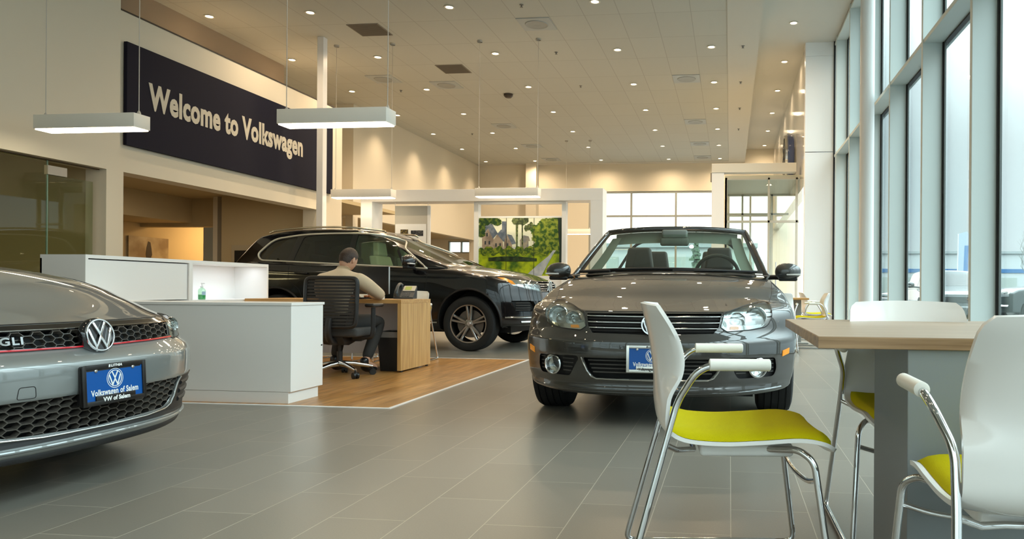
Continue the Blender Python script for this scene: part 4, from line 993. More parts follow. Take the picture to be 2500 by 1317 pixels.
# ================= cars =================
def lerp_tab(T):
    """smooth (monotone-ish) interpolation of (t, value) pairs"""
    n = len(T); ms = []
    for i in range(n):
        if i in (0, n-1): ms.append(0 if n < 2 else (T[1][1]-T[0][1])/(T[1][0]-T[0][0]) if i == 0 else (T[-1][1]-T[-2][1])/(T[-1][0]-T[-2][0]))
        else:
            a = (T[i][1]-T[i-1][1])/(T[i][0]-T[i-1][0]); b = (T[i+1][1]-T[i][1])/(T[i+1][0]-T[i][0])
            ms.append(0 if a*b <= 0 else 2*a*b/(a+b))
    def f(t):
        if t <= T[0][0]: return T[0][1]
        if t >= T[-1][0]: return T[-1][1]
        for i in range(n-1):
            if t <= T[i+1][0]:
                h = T[i+1][0]-T[i][0]; s = (t-T[i][0])/h
                return (2*s**3-3*s*s+1)*T[i][1]+(s**3-2*s*s+s)*h*ms[i]+(-2*s**3+3*s*s)*T[i+1][1]+(s**3-s*s)*h*ms[i+1]
    return f
def edge_list(a, b, n, r, k=4):
    inner = [a+r+(b-a-2*r)*i/n for i in range(n+1)]
    e = [a+r*(1-math.cos(PI/2*i/k)) for i in range(k)]
    return e+inner+[b-x+a for x in reversed(e)]
def rounded_box(W, L, Hh, r, nx, ny, nz, deform, y_extra=()):
    xs = edge_list(-W, W, nx, r); ys = sorted(set(edge_list(0, L, ny, r)+list(y_extra))); zs = edge_list(0, Hh, nz, r)
    idx = {}; vs = []; fs = []
    def V(i, j, k):
        key = (i, j, k)
        if key not in idx:
            p = Vector((xs[i], ys[j], zs[k])); q = Vector((min(max(p.x, -W+r), W-r), min(max(p.y, r), L-r), min(max(p.z, r), Hh-r)))
            d = p-q
            if d.length > 1e-9: p = q+d.normalized()*r if (abs(d.x) > 1e-9)+(abs(d.y) > 1e-9)+(abs(d.z) > 1e-9) > 1 else p
            idx[key] = len(vs); vs.append(deform(p.x, p.y, p.z))
        return idx[key]
    X, Y, Z = len(xs)-1, len(ys)-1, len(zs)-1
    for i in range(X):
        for j in range(Y):
            fs += [(V(i, j, Z), V(i+1, j, Z), V(i+1, j+1, Z), V(i, j+1, Z)), (V(i, j+1, 0), V(i+1, j+1, 0), V(i+1, j, 0), V(i, j, 0))]
        for k in range(Z):
            fs += [(V(i, 0, k), V(i+1, 0, k), V(i+1, 0, k+1), V(i, 0, k+1)), (V(i+1, Y, k), V(i, Y, k), V(i, Y, k+1), V(i+1, Y, k+1))]
    for j in range(Y):
        for k in range(Z):
            fs += [(V(0, j+1, k), V(0, j, k), V(0, j, k+1), V(0, j+1, k+1)), (V(X, j, k), V(X, j+1, k), V(X, j+1, k+1), V(X, j, k+1))]
    return vs, fs
class Surf:
    """a closed body surface that parts can be laid on"""
    def __init__(s, vs, fs):
        me = bpy.data.meshes.new('surface'); me.from_pydata([tuple(v) for v in vs], [], fs); bm = bmesh.new(); bm.from_mesh(me)
        bmesh.ops.recalc_face_normals(bm, faces=bm.faces); bm.to_mesh(me); bm.free(); s.me = me
        s.bvh = BVHTree.FromPolygons([v.co for v in me.vertices], [tuple(p.vertices) for p in me.polygons])
        s.vn = [v.normal.copy() for v in me.vertices]
    def sm_normal(s, i, p):
        ids = s.me.polygons[i].vertices; tot = Vector((0, 0, 0))
        for k in ids: tot += s.vn[k]/((s.me.vertices[k].co-p).length_squared+1e-7)
        return tot.normalized()
    def hit(s, mode, a, b, off=0.0):
        o, d = {'F': ((a, -3, b), (0, 1, 0)), 'R': ((a, 9, b), (0, -1, 0)), 'T': ((a, b, 4), (0, 0, -1)), 'L': ((-4, a, b), (1, 0, 0)), 'S': ((4, a, b), (-1, 0, 0))}[mode]
        h, n, i, _ = s.bvh.ray_cast(Vector(o), Vector(d))
        if h is None:
            h, n, i, _ = s.bvh.find_nearest(Vector(o)+Vector(d)*3.2)
        n = s.sm_normal(i, h)
        return h+n*off
def sheet(surf, mode, poly, off, back, step=.045, axial=False):
    """polygon laid on the surface as a thin closed shell from offset back to off"""
    bm = bmesh.new(); bm.faces.new([bm.verts.new((p[0], p[1], 0)) for p in poly])
    xs = [p[0] for p in poly]; ys = [p[1] for p in poly]
    for ax, lo, hi in ((0, min(xs), max(xs)), (1, min(ys), max(ys))):
        n = max(1, int((hi-lo)/step))
        for i in range(1, n):
            c = lo+(hi-lo)*i/n; co = (c, 0, 0) if ax == 0 else (0, c, 0); no = (1, 0, 0) if ax == 0 else (0, 1, 0)
            bmesh.ops.bisect_plane(bm, geom=bm.verts[:]+bm.edges[:]+bm.faces[:], plane_co=co, plane_no=no, dist=1e-6)
    bmesh.ops.triangulate(bm, faces=[f for f in bm.faces if len(f.verts) > 4])
    bm.verts.index_update(); n = len(bm.verts)
    P = [v.co.copy() for v in bm.verts]
    if axial:
        vs = [surf.hit(mode, p.x, p.y)+Vector((0, -off, 0)) for p in P]+[surf.hit(mode, p.x, p.y)+Vector((0, -back, 0)) for p in P]
    else: vs = [surf.hit(mode, p.x, p.y, off) for p in P]+[surf.hit(mode, p.x, p.y, back) for p in P]
    fs = [[v.index for v in f.verts] for f in bm.faces]
    fs2 = [[i+n for i in reversed(f)] for f in fs]; rim = []
    for e in bm.edges:
        if len(e.link_faces) == 1:
            l = e.link_faces[0].loops
            for lp in l:
                if lp.edge == e: a, b = lp.vert.index, lp.link_loop_next.vert.index
            rim.append([b, a, a+n, b+n])
    bm.free(); return MB().add(vs, fs+fs2+rim)
def line_on(surf, mode, pts, r, off=0.0, n=8, sub=6, flat=None, closed=False):
    P = []
    pts = list(pts)+([pts[0]] if closed else [])
    for i in range(len(pts)-1):
        for k in range(sub):
            t = k/sub; P.append(surf.hit(mode, pts[i][0]+(pts[i+1][0]-pts[i][0])*t, pts[i][1]+(pts[i+1][1]-pts[i][1])*t, off))
    if not closed: P.append(surf.hit(mode, pts[-1][0], pts[-1][1], off))
    return MB().tube(P, r, n, closed=closed, flat=flat)
def inside(p, poly):
    c = False; n = len(poly)
    for i in range(n):
        a, b = poly[i], poly[(i+1) % n]
        if (a[1] > p[1]) != (b[1] > p[1]) and p[0] < (b[0]-a[0])*(p[1]-a[1])/(b[1]-a[1])+a[0]: c = not c
    return c
def hexmesh(surf, poly, pw, ph, off0, off1, w=.0032):
    """honeycomb of flattened hexagons; pw cell width, ph cell height"""
    xs = [p[0] for p in poly]; ys = [p[1] for p in poly]; mb = MB(); done = set(); cache = {}
    dx = pw*.75
    def H(p, o):
        k = (round(p[0], 4), round(p[1], 4), o)
        if k not in cache: cache[k] = surf.hit('F', p[0], p[1], o)
        return cache[k]
    i = 0; x = min(xs)-pw
    while x < max(xs)+pw:
        y = min(ys)-ph+(ph/2 if i % 2 else 0)
        while y < max(ys)+ph:
            c = [(x-pw/2, y), (x-pw/4, y+ph/2), (x+pw/4, y+ph/2), (x+pw/2, y), (x+pw/4, y-ph/2), (x-pw/4, y-ph/2)]
            for k in range(6):
                a, b = c[k], c[(k+1) % 6]; key = tuple(sorted([(round(a[0], 3), round(a[1], 3)), (round(b[0], 3), round(b[1], 3))]))
                if key in done: continue
                done.add(key)
                ia, ib = inside(a, poly), inside(b, poly)
                if not (ia or ib): continue
                if not (ia and ib):
                    q = a if ia else b; o_ = b if ia else a; lo, hi = 0, 1
                    for _ in range(7):
                        mid = (lo+hi)/2; m_ = (q[0]+(o_[0]-q[0])*mid, q[1]+(o_[1]-q[1])*mid)
                        if inside(m_, poly): lo = mid
                        else: hi = mid
                    if lo < .05: continue
                    a, b = q, (q[0]+(o_[0]-q[0])*lo, q[1]+(o_[1]-q[1])*lo)
                d = Vector((b[0]-a[0], b[1]-a[1])); d.normalize(); nx_, ny_ = -d.y*w/2, d.x*w/2
                vs = [H((p[0]+s*nx_, p[1]+s*ny_), o) for o in (off0, off1) for p in (a, b) for s in (1, -1)]
                mb.add(vs, [(0, 1, 3, 2), (4, 6, 7, 5), (0, 2, 6, 4), (1, 5, 7, 3), (0, 4, 5, 1), (2, 3, 7, 6)])
            y += ph
        x += dx; i += 1
    return mb
M_carblack = mat('car_black_plastic', (.013, .012, .012), .5)
M_recess = mat('car_recess_black', (.006, .006, .006), .7)
def car_body(surf, cutters, name, m, parent, smooth=50):
    base = bpy.data.objects.new('work', surf.me.copy()); base.data.materials.append(m); col.objects.link(base)
    work = []
    for cmb, cm in cutters:
        c = cmb.build('cut', cm, smooth=0); work.append(c)
        md = base.modifiers.new('b', 'BOOLEAN'); md.operation = 'DIFFERENCE'; md.object = c; md.solver = 'EXACT'; md.material_mode = 'TRANSFER'
    bpy.context.view_layer.update(); dg = bpy.context.evaluated_depsgraph_get()
    me = bpy.data.meshes.new_from_object(base.evaluated_get(dg))
    for c in work+[base]: bpy.data.objects.remove(c)
    if len(me.polygons) < 50 or not cutters and False: me = surf.me.copy(); me.materials.clear(); me.materials.append(m)
    me.polygons.foreach_set('use_smooth', [True]*len(me.polygons))
    nrm = [None]*len(me.loops)
    for p in me.polygons:
        h, n, i, d = surf.bvh.find_nearest(p.center)
        on = h is not None and d < 4e-4 and abs(n.dot(p.normal)) > .8 and all(surf.bvh.find_nearest(me.vertices[v].co)[3] < 4e-4 for v in p.vertices)
        for li in p.loop_indices:
            if on:
                co = me.vertices[me.loops[li].vertex_index].co; h2, n2, i2, d2 = surf.bvh.find_nearest(co); nn = surf.sm_normal(i2, co)
                nrm[li] = nn if nn.dot(p.normal) > .2 else p.normal
            else: nrm[li] = p.normal
    me.normals_split_custom_set(nrm); me.name = name
    o = bpy.data.objects.new(name, me); col.objects.link(o); o.parent = parent; return o
def prism_x(poly, x0, x1): return MB().prism(poly, 'x', x0, x1)
def circ(cy_, cz, r, n=40): return [(cy_+r*math.cos(2*PI*i/n), cz+r*math.sin(2*PI*i/n)) for i in range(n)]
M_tyre = mat('tyre_rubber', (.012, .012, .012), .75)
M_rim = mat('alloy_silver', (.40, .39, .37), .28, 1.0)
M_disc = mat('brake_disc', (.16, .15, .14), .45, .8)
def wheel(parent, x, y, R, w, rimr, side, spokes=5, twin=False):
    """wheel object (part) with tyre, rim and hub as sub-parts; axle along x; side=-1 outer face towards -x"""
    wh = MB(); prof = [(rimr, -w/2+.012), (rimr+.012, -w/2+.004), (R-.05, -w/2-.004), (R-.014, -w/2+.010), (R, -w/2+.035)]
    g = [-.3, -.1, .1, .3]
    for q in g: prof += [(R, (q-.018)*w), (R-.008, (q-.012)*w), (R-.008, (q+.012)*w), (R, (q+.018)*w)]
    prof += [(R, w/2-.035), (R-.014, w/2-.010), (R-.05, w/2+.004), (rimr+.012, w/2-.004), (rimr, w/2-.012)]
    wh.lathe(prof, 56, axis='x').lathe([(rimr, -w/2+.012), (rimr-.004, 0), (rimr, w/2-.012)], 56, axis='x')
    o = wh.build('tyre', M_tyre, parent, smooth=35, loc=(x, y, R))
    s = side; f = s*(w/2-.012)
    rm = MB().lathe([(rimr, f), (rimr-.004, f+s*.006), (rimr-.018, f+s*.004), (rimr-.022, f-s*.03), (rimr-.02, -f)], 56, axis='x')
    rm.lathe([(0, f-s*.012), (.030, f-s*.010), (.060, f-s*.022), (.072, f-s*.05), (0, f-s*.06)], 32, axis='x')
    for k in range(spokes):
        a = 2*PI*k/spokes+PI/2
        for t in ((-.11, .11) if twin else (0,)):
            b0, b1 = a+t*1.7, a+t
            for (aa, r0, r1, w0, w1) in ((a+t*1.0, .05, rimr-.012, .020 if twin else .035, .017 if twin else .026),):
                p0 = Vector((0, math.cos(a+t*1.6)*r0, math.sin(a+t*1.6)*r0)); p1 = Vector((0, math.cos(a+t*1.25)*r1, math.sin(a+t*1.25)*r1)); d = (p1-p0).normalized(); nn = Vector((0, -d.z, d.y))
                q = [(p0-nn*w0, p0+nn*w0), (p1-nn*w1, p1+nn*w1)]
                vs = []
                for (l, r_), dep in zip(q, (.022, .010)):
                    c_ = (l+r_)/2
                    for pt, dd in ((l, dep+.008), (l.lerp(c_, .5), dep-.004), (r_.lerp(c_, .5), dep-.004), (r_, dep+.008), (r_, dep+.04), (l, dep+.04)): vs.append((f-s*dd, pt.y, pt.z))
                rm.add(vs, [(i, (i+1) % 6, 6+(i+1) % 6, 6+i) for i in range(6)]+[(0, 1, 2, 3, 4, 5), (11, 10, 9, 8, 7, 6)])
    for k in range(5):
        a = 2*PI*(k+.5)/5+PI/2; rm.cyl((f-s*.03, .048*math.cos(a), .048*math.sin(a)), (f-s*.008, .048*math.cos(a), .048*math.sin(a)), .007, n=8)
    rm.build('rim', M_rim, o, smooth=30)
    MB().lathe([(0, f-s*.075), (rimr*.72, f-s*.075), (rimr*.72, f-s*.09), (0, f-s*.09)], 40, axis='x').build('brake_disc', M_disc, o, smooth=30)
    hc = MB().lathe([(0, f-s*.006), (.024, f-s*.006), (.028, f-s*.010), (.028, f-s*.02)], 24, axis='x')
    emblem(hc, .024, .002, Matrix.Translation((f-s*.006, 0, 0)) @ (Matrix(((0, 0, -1, 0), (-1, 0, 0, 0), (0, 1, 0, 0), (0, 0, 0, 1))) if s < 0 else Matrix(((0, 0, 1, 0), (1, 0, 0, 0), (0, 1, 0, 0), (0, 0, 0, 1)))), sw=.16)
    hc.build('hub_cap', M_chrome, o, smooth=30)
    return o
FACE = Matrix(((1, 0, 0, 0), (0, 0, -1, 0), (0, 1, 0, 0), (0, 0, 0, 1)))   # xy plane -> front face (x, z), normal -y
M_plateblue = mat('plate_blue', (.004, .085, .34), .35)
M_platewhite = mat('plate_white', (.85, .85, .83), .4)
M_screw = mat('screw_metal', (.6, .58, .55), .3, .9)
def plate(parent, at, tilt, frame_m, dark, second):
    """dealer plate 0.30 x 0.15 with frame; at = centre (x, y, z) in car space"""
    T = Matrix.Translation(at) @ Matrix.Rotation(tilt, 4, 'X') @ FACE
    p = MB(); w, h = .158, .082
    out = rpoly([(-w, -h), (w, -h), (w, h), (-w, h)], .012); n = len(out)
    st = MB().prism(out, 'z', -.012, -.002).xf(T); o = st.build('license_plate', frame_m if dark else M_carblack, parent, smooth=0)
    MB().prism(rpoly([(-.146, -.070), (.146, -.070), (.146, .070), (-.146, .070)], .004), 'z', -.002, .001).xf(T).build('plate_sheet', M_plateblue, o, smooth=0)
    fr = MB()
    inn = rpoly([(-.140, -.063), (-.098, -.063), (-.098, -.045), (.098, -.045), (.098, -.063), (.140, -.063), (.140, .064), (-.140, .064)], .004)
    # frame as four bars plus lower tab
    for a, b in (((-w, -h), (-.140, h)), ((.140, -h), (w, h)), ((-.141, .064), (.141, h)), ((-.141, -h), (.141, -.063)), ((-.098, -.064), (.098, -.044))):
        fr.rbox((a[0], a[1], .0), (b[0], b[1], .007), .002, 2)
    fr.xf(T).build('plate_frame', frame_m, o, smooth=30)
    ems = MB(); emblem(ems, .034, .0012, T @ Matrix.Translation((0, .020, .0012)), ring=.09, sw=.16)
    N_ = 48; R0, R1 = .0385, .041; vs = [(r*math.cos(2*PI*i/N_), r*math.sin(2*PI*i/N_)+.020, .0018) for r in (R0, R1) for i in range(N_)]
    r_ = MB().add(vs, [(i, (i+1) % N_, N_+(i+1) % N_, N_+i) for i in range(N_)]).xf(T); ems.add(r_.v, r_.f)
    ems.build('plate_emblem', M_platewhite, o, smooth=0)
    fit_text('plate_lettering', 'Volkswagen of Salem', M_platewhite, o, T @ Matrix.Translation((0, -.033, .0016)), .235, .034, offset=.0010, spacing=1.06)
    dkt = M_platewhite if dark else M_carblack
    fit_text('frame_lettering', second, dkt, o, T @ Matrix.Translation((0, -.0615, .0074)), .135 if dark else .18, .024, offset=.001)
    fit_text('frame_lettering', 'LITHIA', dkt, o, T @ Matrix.Translation((.004, .0735, .0074)), .056, .014, offset=.0006, shear=.25)
    MB().prism([(-.036, .068), (-.028, .068), (-.026, .079), (-.034, .079)], 'z', .0072, .0078).xf(T).build('frame_mark', dkt, o, smooth=0)
    sc2 = MB()
    for s in (-1, 1): sc2.lathe([(.0075, .0), (.0075, .004), (.004, .0075), (0, .0078)], 14, (s*.092, .058, 0))
    sc2.xf(T).build('screw', M_screw, o)
    return o
def door_mirror(parent, base, tip, paint, s, size=1.0):
    """s side sign; base on the door, tip outer point (x,y,z) centre of the housing"""
    b = Vector(base); t = Vector(tip)
    m = MB(); bm = bmesh.new(); bmesh.ops.create_uvsphere(bm, u_segments=28, v_segments=18, radius=1)
    for v in bm.verts:
        x, y, z = v.co; k = 1-.18*max(0, x*s)*(1 if z > 0 else .6)
        sx = .118*size*(abs(x)**.8)*(1 if x > 0 else -1); sy = .085*size*y*k; sz = .078*size*(abs(z)**.8)*(1 if z > 0 else -1)*k
        if y > 0: sy *= .35
        v.co = Vector((sx, sy, sz+.02*abs(x)*(0)))+t
    m.addbm(bm); o = m.build('mirror_housing', paint, parent, smooth=60)
    MB().rbox((min(t.x, t.x)-.095*size, t.y+.022, t.z-.055*size), (t.x+.095*size, t.y+.033, t.z+.055*size), .008, 2).build('mirror_glass', M_chrome, o, smooth=40)
    MB().tube(smooth_path([b, b.lerp(t, .45)+Vector((0, 0, -.02)), t+Vector((0, 0, -.062*size))], 5), [.028*size]*11, 10, flat=.7).rbox((t.x-.085*size, t.y-.045*size, t.z-.088*size), (t.x+.085*size, t.y+.03, t.z-.05*size), .014, 3).build('mirror_foot', M_carblack, o, smooth=50)
    MB().rbox((t.x-(.02 if s > 0 else .11)*size, t.y-.085*size, t.z-.038*size), (t.x+(.11 if s > 0 else .02)*size, t.y-.05*size, t.z-.022*size), .006, 2).build('turn_signal', mat('clear_signal', (.75, .72, .68), .2), o, smooth=40)
    return o
def seat_back(parent, x, y, z0, m, w=.25, hz=.5, head=True):
    bm = bmesh.new(); bmesh.ops.create_cube(bm, size=1)
    for v in bm.verts:
        k = 1 if v.co.z < 0 else .80
        v.co = Vector((x+v.co.x*2*w*k, y+v.co.y*.13+(v.co.z+.5)*.10, z0+(v.co.z+.5)*hz))
    bmesh.ops.bevel(bm, geom=bm.edges[:], offset=.035, segments=4, profile=.6, affect='EDGES'); o = MB().addbm(bm).build('seat_back', m, parent, smooth=60)
    if head:
        bm = bmesh.new(); bmesh.ops.create_cube(bm, size=1)
        for v in bm.verts:
            k = 1 if v.co.z < 0 else .78
            v.co = Vector((x+v.co.x*.27*k, y+.10+v.co.y*.10+v.co.z*.02, z0+hz+.10+v.co.z*.20))
        bmesh.ops.bevel(bm, geom=bm.edges[:], offset=.030, segments=4, profile=.6, affect='EDGES'); MB().addbm(bm).build('headrest', m, o, smooth=60)
    return o
SYM = lambda P: [(-x, z) for x, z in reversed(P)]
def lamp_bowl(parent, surf, x, z, r, off, name='reflector', m=None, tilt_y=0.0):
    c = surf.hit('F', x, z, off)
    b = MB().lathe([(r*1.06, -.012), (r*1.0, -.018), (r*.93, -.012), (r*.88, .0), (r*.70, .012), (r*.40, .025), (r*.12, .03), (0, .03)], 36, axis='y').xf(Matrix.Translation(c))
    o = b.build(name, m or M_lampchrome, parent, smooth=50)
    MB().sphere((c.x, c.y-.004, c.z), (r*.20, .018, r*.20), 14, 10).build('bulb_shield', M_chrome, o)
    return o
M_lampchrome = mat('lamp_reflector', (.78, .78, .76), .12, 1.0)
M_lampglass = thin_glass('headlamp_lens', (.93, .96, .96), .10)
M_amber = mat('amber_lens', (.85, .28, .02), .25, emit=(.9, .35, .03), emit_s=.15)

# ----------------------------------------------------------------------------------------------
# grey convertible, seen from the front
# ----------------------------------------------------------------------------------------------
M_eos = mat('grey_metallic_paint', (.038, .036, .032), .5, .35, coat=1.0, coat_rough=.015); bsdf(M_eos).inputs['Coat IOR'].default_value = 1.75
ez = lerp_tab([(0, .705), (.08, .722), (.25, .775), (.6, .872), (.95, .940), (1.2, .978), (1.5, .985), (3.2, .985), (3.6, 1.0), (4.2, .98), (4.5, .93)])
ed = lerp_tab([(0, -.045), (.2, .0), (.5, .075), (1.0, .07), (1.4, .035), (3.6, .03), (4.5, .05)])
ew = lerp_tab([(.12, .90), (.2, .955), (.34, .995), (.5, 1.0), (.66, .99), (.8, .955), (.9, .905), (1.0, .85)])
ep_ = lerp_tab([(0, .97), (.35, 1.0), (.87, 1.0), (1.4, .965), (2.4, .97), (3.5, .99), (4.5, .86)])
enz = lerp_tab([(.18, .075), (.215, .050), (.235, .030), (.26, .046), (.30, .034), (.42, .012), (.445, .0), (.525, .002), (.54, .006), (.565, .030), (.60, .052), (.66, .066), (.715, .09), (.76, .17), (.80, .26)])
def eos_deform(x, y, z):
    L, Hh, W = 4.5, .8, .905
    c = z/Hh; u = x/W; au = abs(u)
    zt = ez(y)-ed(y)*au**2.2
    zb = .19+.02*au**3*(1 if y < .7 else 0)
    zz = zb+(zt-zb)*c
    fall = max(0, 1-y/1.15)**1.6
    ny = (.43*au**3.3+enz(zz))*fall
    ty = -(.30*au**3+.25*max(0, zz-.55)+.10*max(0, .5-zz))*max(0, 1-(L-y)/1.0)**1.6
    hw = W*ew(zz)*ep_(y)
    # wheel arch flares
    fl_ = 0
    for wy in (.87, 3.45): fl_ = max(fl_, math.exp(-((y+ny-wy)/.40)**2)*math.exp(-((zz-.5)/.25)**2))
    return Vector((u*(hw+.016*fl_*(au > .5)), y+ny+ty, zz))
vs, fs = rounded_box(.905, 4.5, .8, .045, 40, 70, 30, eos_deform)
S_eos = Surf(vs, fs)
eos = thing('convertible_car', 'dark grey metallic convertible facing the viewer, roof down, dealer plate in front', 'car', (-.47, 4.385, 0))
up_gr = [(-.415, .700), (.420, .706), (.405, .625), (.372, .585), (.0, .575), (-.372, .582), (-.402, .622)]
lampL = rpoly([(-.735, .772), (-.66, .775), (-.56, .750), (-.437, .709), (-.413, .622), (-.452, .596), (-.60, .605), (-.705, .622), (-.735, .68)], [.03, .02, .02, .008, .01, .01, .02, .03, .02])
lampR = SYM(lampL)
low_gr = rpoly([(-.425, .432), (.425, .432), (.392, .352), (.350, .308), (-.350, .305), (-.395, .350)], .012)
fogL = rpoly([(-.755, .432), (-.47, .442), (-.455, .425), (-.50, .35), (-.52, .31), (-.745, .312), (-.765, .36)], .02)
cut = [(sheet(S_eos, 'F', up_gr, .08, -.05, axial=True), M_recess), (sheet(S_eos, 'F', low_gr, .08, -.05, axial=True), M_recess)]
for P in (lampL, lampR): cut.append((sheet(S_eos, 'F', P, .09, -.06, axial=True), mat('lamp_bezel_dark', (.50, .50, .48), .25, .8)))
for P in (fogL, SYM(fogL)): cut.append((sheet(S_eos, 'F', P, .08, -.028, axial=True), M_carblack))
for s in (-1, 1):
    for wy in (.87, 3.45): cut.append((prism_x(circ(wy, .335, .375), s*.60, s*1.2), M_recess))
cut.append((MB().rbox((-.66, 1.62, .55), (.66, 3.45, 1.4), .06, 3), mat('cabin_dark', (.02, .02, .02), .8)))
car_body(S_eos, cut, 'body', M_eos, eos)
# grille bars, surrounds
gb = MB()
for i, z in enumerate((.690, .651, .6165)):
    x0 = .415-.004*i; l = line_on(S_eos, 'F', [(-x0, z), (0, z-.002), (x0, z)], .0062, -.006, 8, 8, flat=.8); gb.add(l.v, l.f)
o = gb.build('grille_bars', M_chrome, eos, smooth=60)
gl = MB()
for z in (.672, .634, .600):
    l = line_on(S_eos, 'F', [(-.41, z), (0, z), (.41, z)], .007, -.014, 6, 8); gl.add(l.v, l.f)
gl.build('grille_slats', M_carblack, eos)
cen = S_eos.hit('F', 0, .635, .012)
e_ = MB().lathe([(0, .012), (.066, .012), (.068, .0), (.062, -.008), (.0, -.006)], 48, axis='y').xf(Matrix.Translation(cen)); e_.build('badge_base', M_carblack, eos)
e_ = MB(); emblem(e_, .064, .008, Matrix.Translation(cen+Vector((0, -.006, 0))) @ Matrix.Rotation(rad(-8), 4, 'X') @ FACE); e_.build('front_badge', M_chrome, eos, smooth=30)
gb = MB()
for z in (.412, .388, .364, .340):
    x0 = .405-(.432-z)*.42; l = line_on(S_eos, 'F', [(-x0, z), (0, z), (x0, z)], .0045, -.012, 6, 8); gb.add(l.v, l.f)
gb.build('lower_grille_slats', mat('grille_slat_grey', (.07, .065, .06), .35), eos)
line_on(S_eos, 'F', [(-.437, .435), (-.425, .40), (-.402, .350), (-.375, .315), (-.34, .302), (0, .298), (.34, .302), (.375, .315), (.402, .350), (.425, .40), (.437, .435)], .0055, .002, 8, 5).build('chrome_strip', M_chrome, eos)
for s, P in ((-1, fogL), (1, SYM(fogL))):
    cf = S_eos.hit('F', s*.645, .372, -.012); tiltm = Matrix.Translation(cf) @ Matrix.Rotation(s*rad(24), 4, 'Z')
    fo = MB().lathe([(.052, .0), (.062, -.012), (.0635, -.02), (.056, -.024), (.050, -.016), (.047, .012)], 40, axis='y').xf(tiltm).build('fog_lamp', M_chrome, eos)
    MB().lathe([(.047, .006), (.032, .010), (.015, .014), (0, .014)], 32, axis='y').xf(tiltm).build('fog_reflector', M_lampchrome, fo)
    MB().lathe([(.049, -.008), (.03, -.014), (0, -.016)], 32, axis='y').xf(tiltm).build('fog_lens', M_lampglass, fo)
    sl = MB()
    for z in (.415, .390, .365, .340):
        for (xa, xb) in ((.49+(.44-z)*.25, .575), (.715, .752)):
            l = line_on(S_eos, 'F', [(s*xa, z), (s*xb, z)], .0035, -.012, 6, 4); sl.add(l.v, l.f)
    sl.build('fog_slats', MATS['grille_slat_grey'], eos)
for s, P in ((-1, lampL), (1, lampR)):
    hl = sheet(S_eos, 'F', P, .002, -.003, .03).build('headlamp', M_lampglass, eos, smooth=60)
    lamp_bowl(hl, S_eos, s*.655, .700, .062, -.036)
    lamp_bowl(hl, S_eos, s*.535, .678, .045, -.036)
    sheet(S_eos, 'F', [(s*x, z) for x, z in [(.43, .625), (.46, .604), (.60, .612), (.70, .628), (.71, .645), (.60, .634), (.50, .640), (.44, .650)]], -.018, -.03, .03).build('lamp_strip', M_lampchrome, hl)
    sheet(S_eos, 'F', [(s*x, z) for x, z in [(.475, .612), (.53, .612), (.53, .628), (.48, .630)]], -.010, -.02, .03).build('indicator', M_amber, hl)
    line_on(S_eos, 'F', P, .003, .001, 6, 2, closed=True).build('lamp_seal', M_carblack, eos)
    sm = sheet(S_eos, 'F', [(s*x, z) for x, z in [(.800, .435), (.845, .45), (.848, .485), (.803, .47)]], .005, -.002, .03).build('side_marker', M_amber, eos)
# hood shut lines, bumper joint, tow cover
line_on(S_eos, 'F', [(-.43, .712), (0, .713), (.43, .712)], .003, .0, 6, 8).build('hood_gap', M_carblack, eos)
line_on(S_eos, 'T', [(-.72, .52), (-.76, .8), (-.775, 1.1), (-.77, 1.25)], .0025, 0, 6, 6).build('hood_gap', M_carblack, eos)
line_on(S_eos, 'T', [(.72, .52), (.76, .8), (.775, 1.1), (.77, 1.25)], .0025, 0, 6, 6).build('hood_gap', M_carblack, eos)
plate(eos, (.010, -.012, .432), rad(-2), mat('plate_frame_chrome', (.75, .73, .68), .2, .7), False, '•Volkswagen of Salem•')
# front lower lip, intake underside
line_on(S_eos, 'F', [(-.80, .235), (-.5, .222), (0, .218), (.5, .222), (.80, .235)], .012, -.006, 8, 8, flat=.6).build('front_lip', M_eos, eos)
# windscreen
def ws(s, t, off=0.0):
    """s -1..1 across, t 0..1 up"""
    xb, xt = .745, .600; x = s*(xb+(xt-xb)*t)
    yb = 1.17+.16*abs(s)**2.2; yt = 1.93+.13*abs(s)**2.2; y = yb+(yt-yb)*t
    zb_ = .985-.012*abs(s)**2; zt_ = 1.380-.022*abs(s)**2.5; z = zb_+(zt_-zb_)*(t*(1.10-.10*t))
    n = Vector((s*.35, -.46, .82)).normalized(); return Vector((x, y, z))+n*off
wsN = 22
gl_ = MB().grid(lambda u, v: ws(-.965+1.93*u, .03+v*.93), wsN, 14).build('windscreen', thin_glass('windscreen_glass', (.80, .88, .80), .07), eos, fix=False)
ff = MB()
def frit(s0, s1, t0, t1, off, nu=14, nv=4): 
    q = MB().grid(lambda u, v: ws(s0+(s1-s0)*u, t0+(t1-t0)*v, off), nu, nv); ff.add(q.v, q.f)
frit(-.985, .985, .0, .055, .003, 24, 2); frit(-.985, -.925, .05, .97, .003, 3, 14); frit(.925, .985, .05, .97, .003, 3, 14); frit(-.985, .985, .945, .985, .003, 24, 2)
ff.build('windscreen_border', mat('frit_black', (.02, .017, .015), .25), eos, fix=False)
pill = [ws(-1, t, -.004) for t in [i/12 for i in range(13)]]; pr = [ws(1, t, -.004) for t in [i/12 for i in range(13)]]
hdr = [ws(-1+2*i/20, 1.0, -.006) for i in range(21)]
fr_ = MB().tube([ws(-1.02, -.03, -.01)]+pill[:-1]+hdr+list(reversed(pr))[1:]+[ws(1.02, -.03, -.01)], .024, 12, flat=.75)
fr_.build('windscreen_frame', M_eos, eos, smooth=70)
M_trimg = mat('interior_trim_grey', (.21, .23, .20), .7)
it = MB()
for s in (-1, 1):
    q = MB().grid(lambda u, v: ws(s*(.94-.14*u-.03*math.sin(v*PI)), .0+v*.92, -.045), 3, 12); it.add(q.v, q.f)
it.build('pillar_trim', M_trimg, eos, fix=False)
vz = MB()
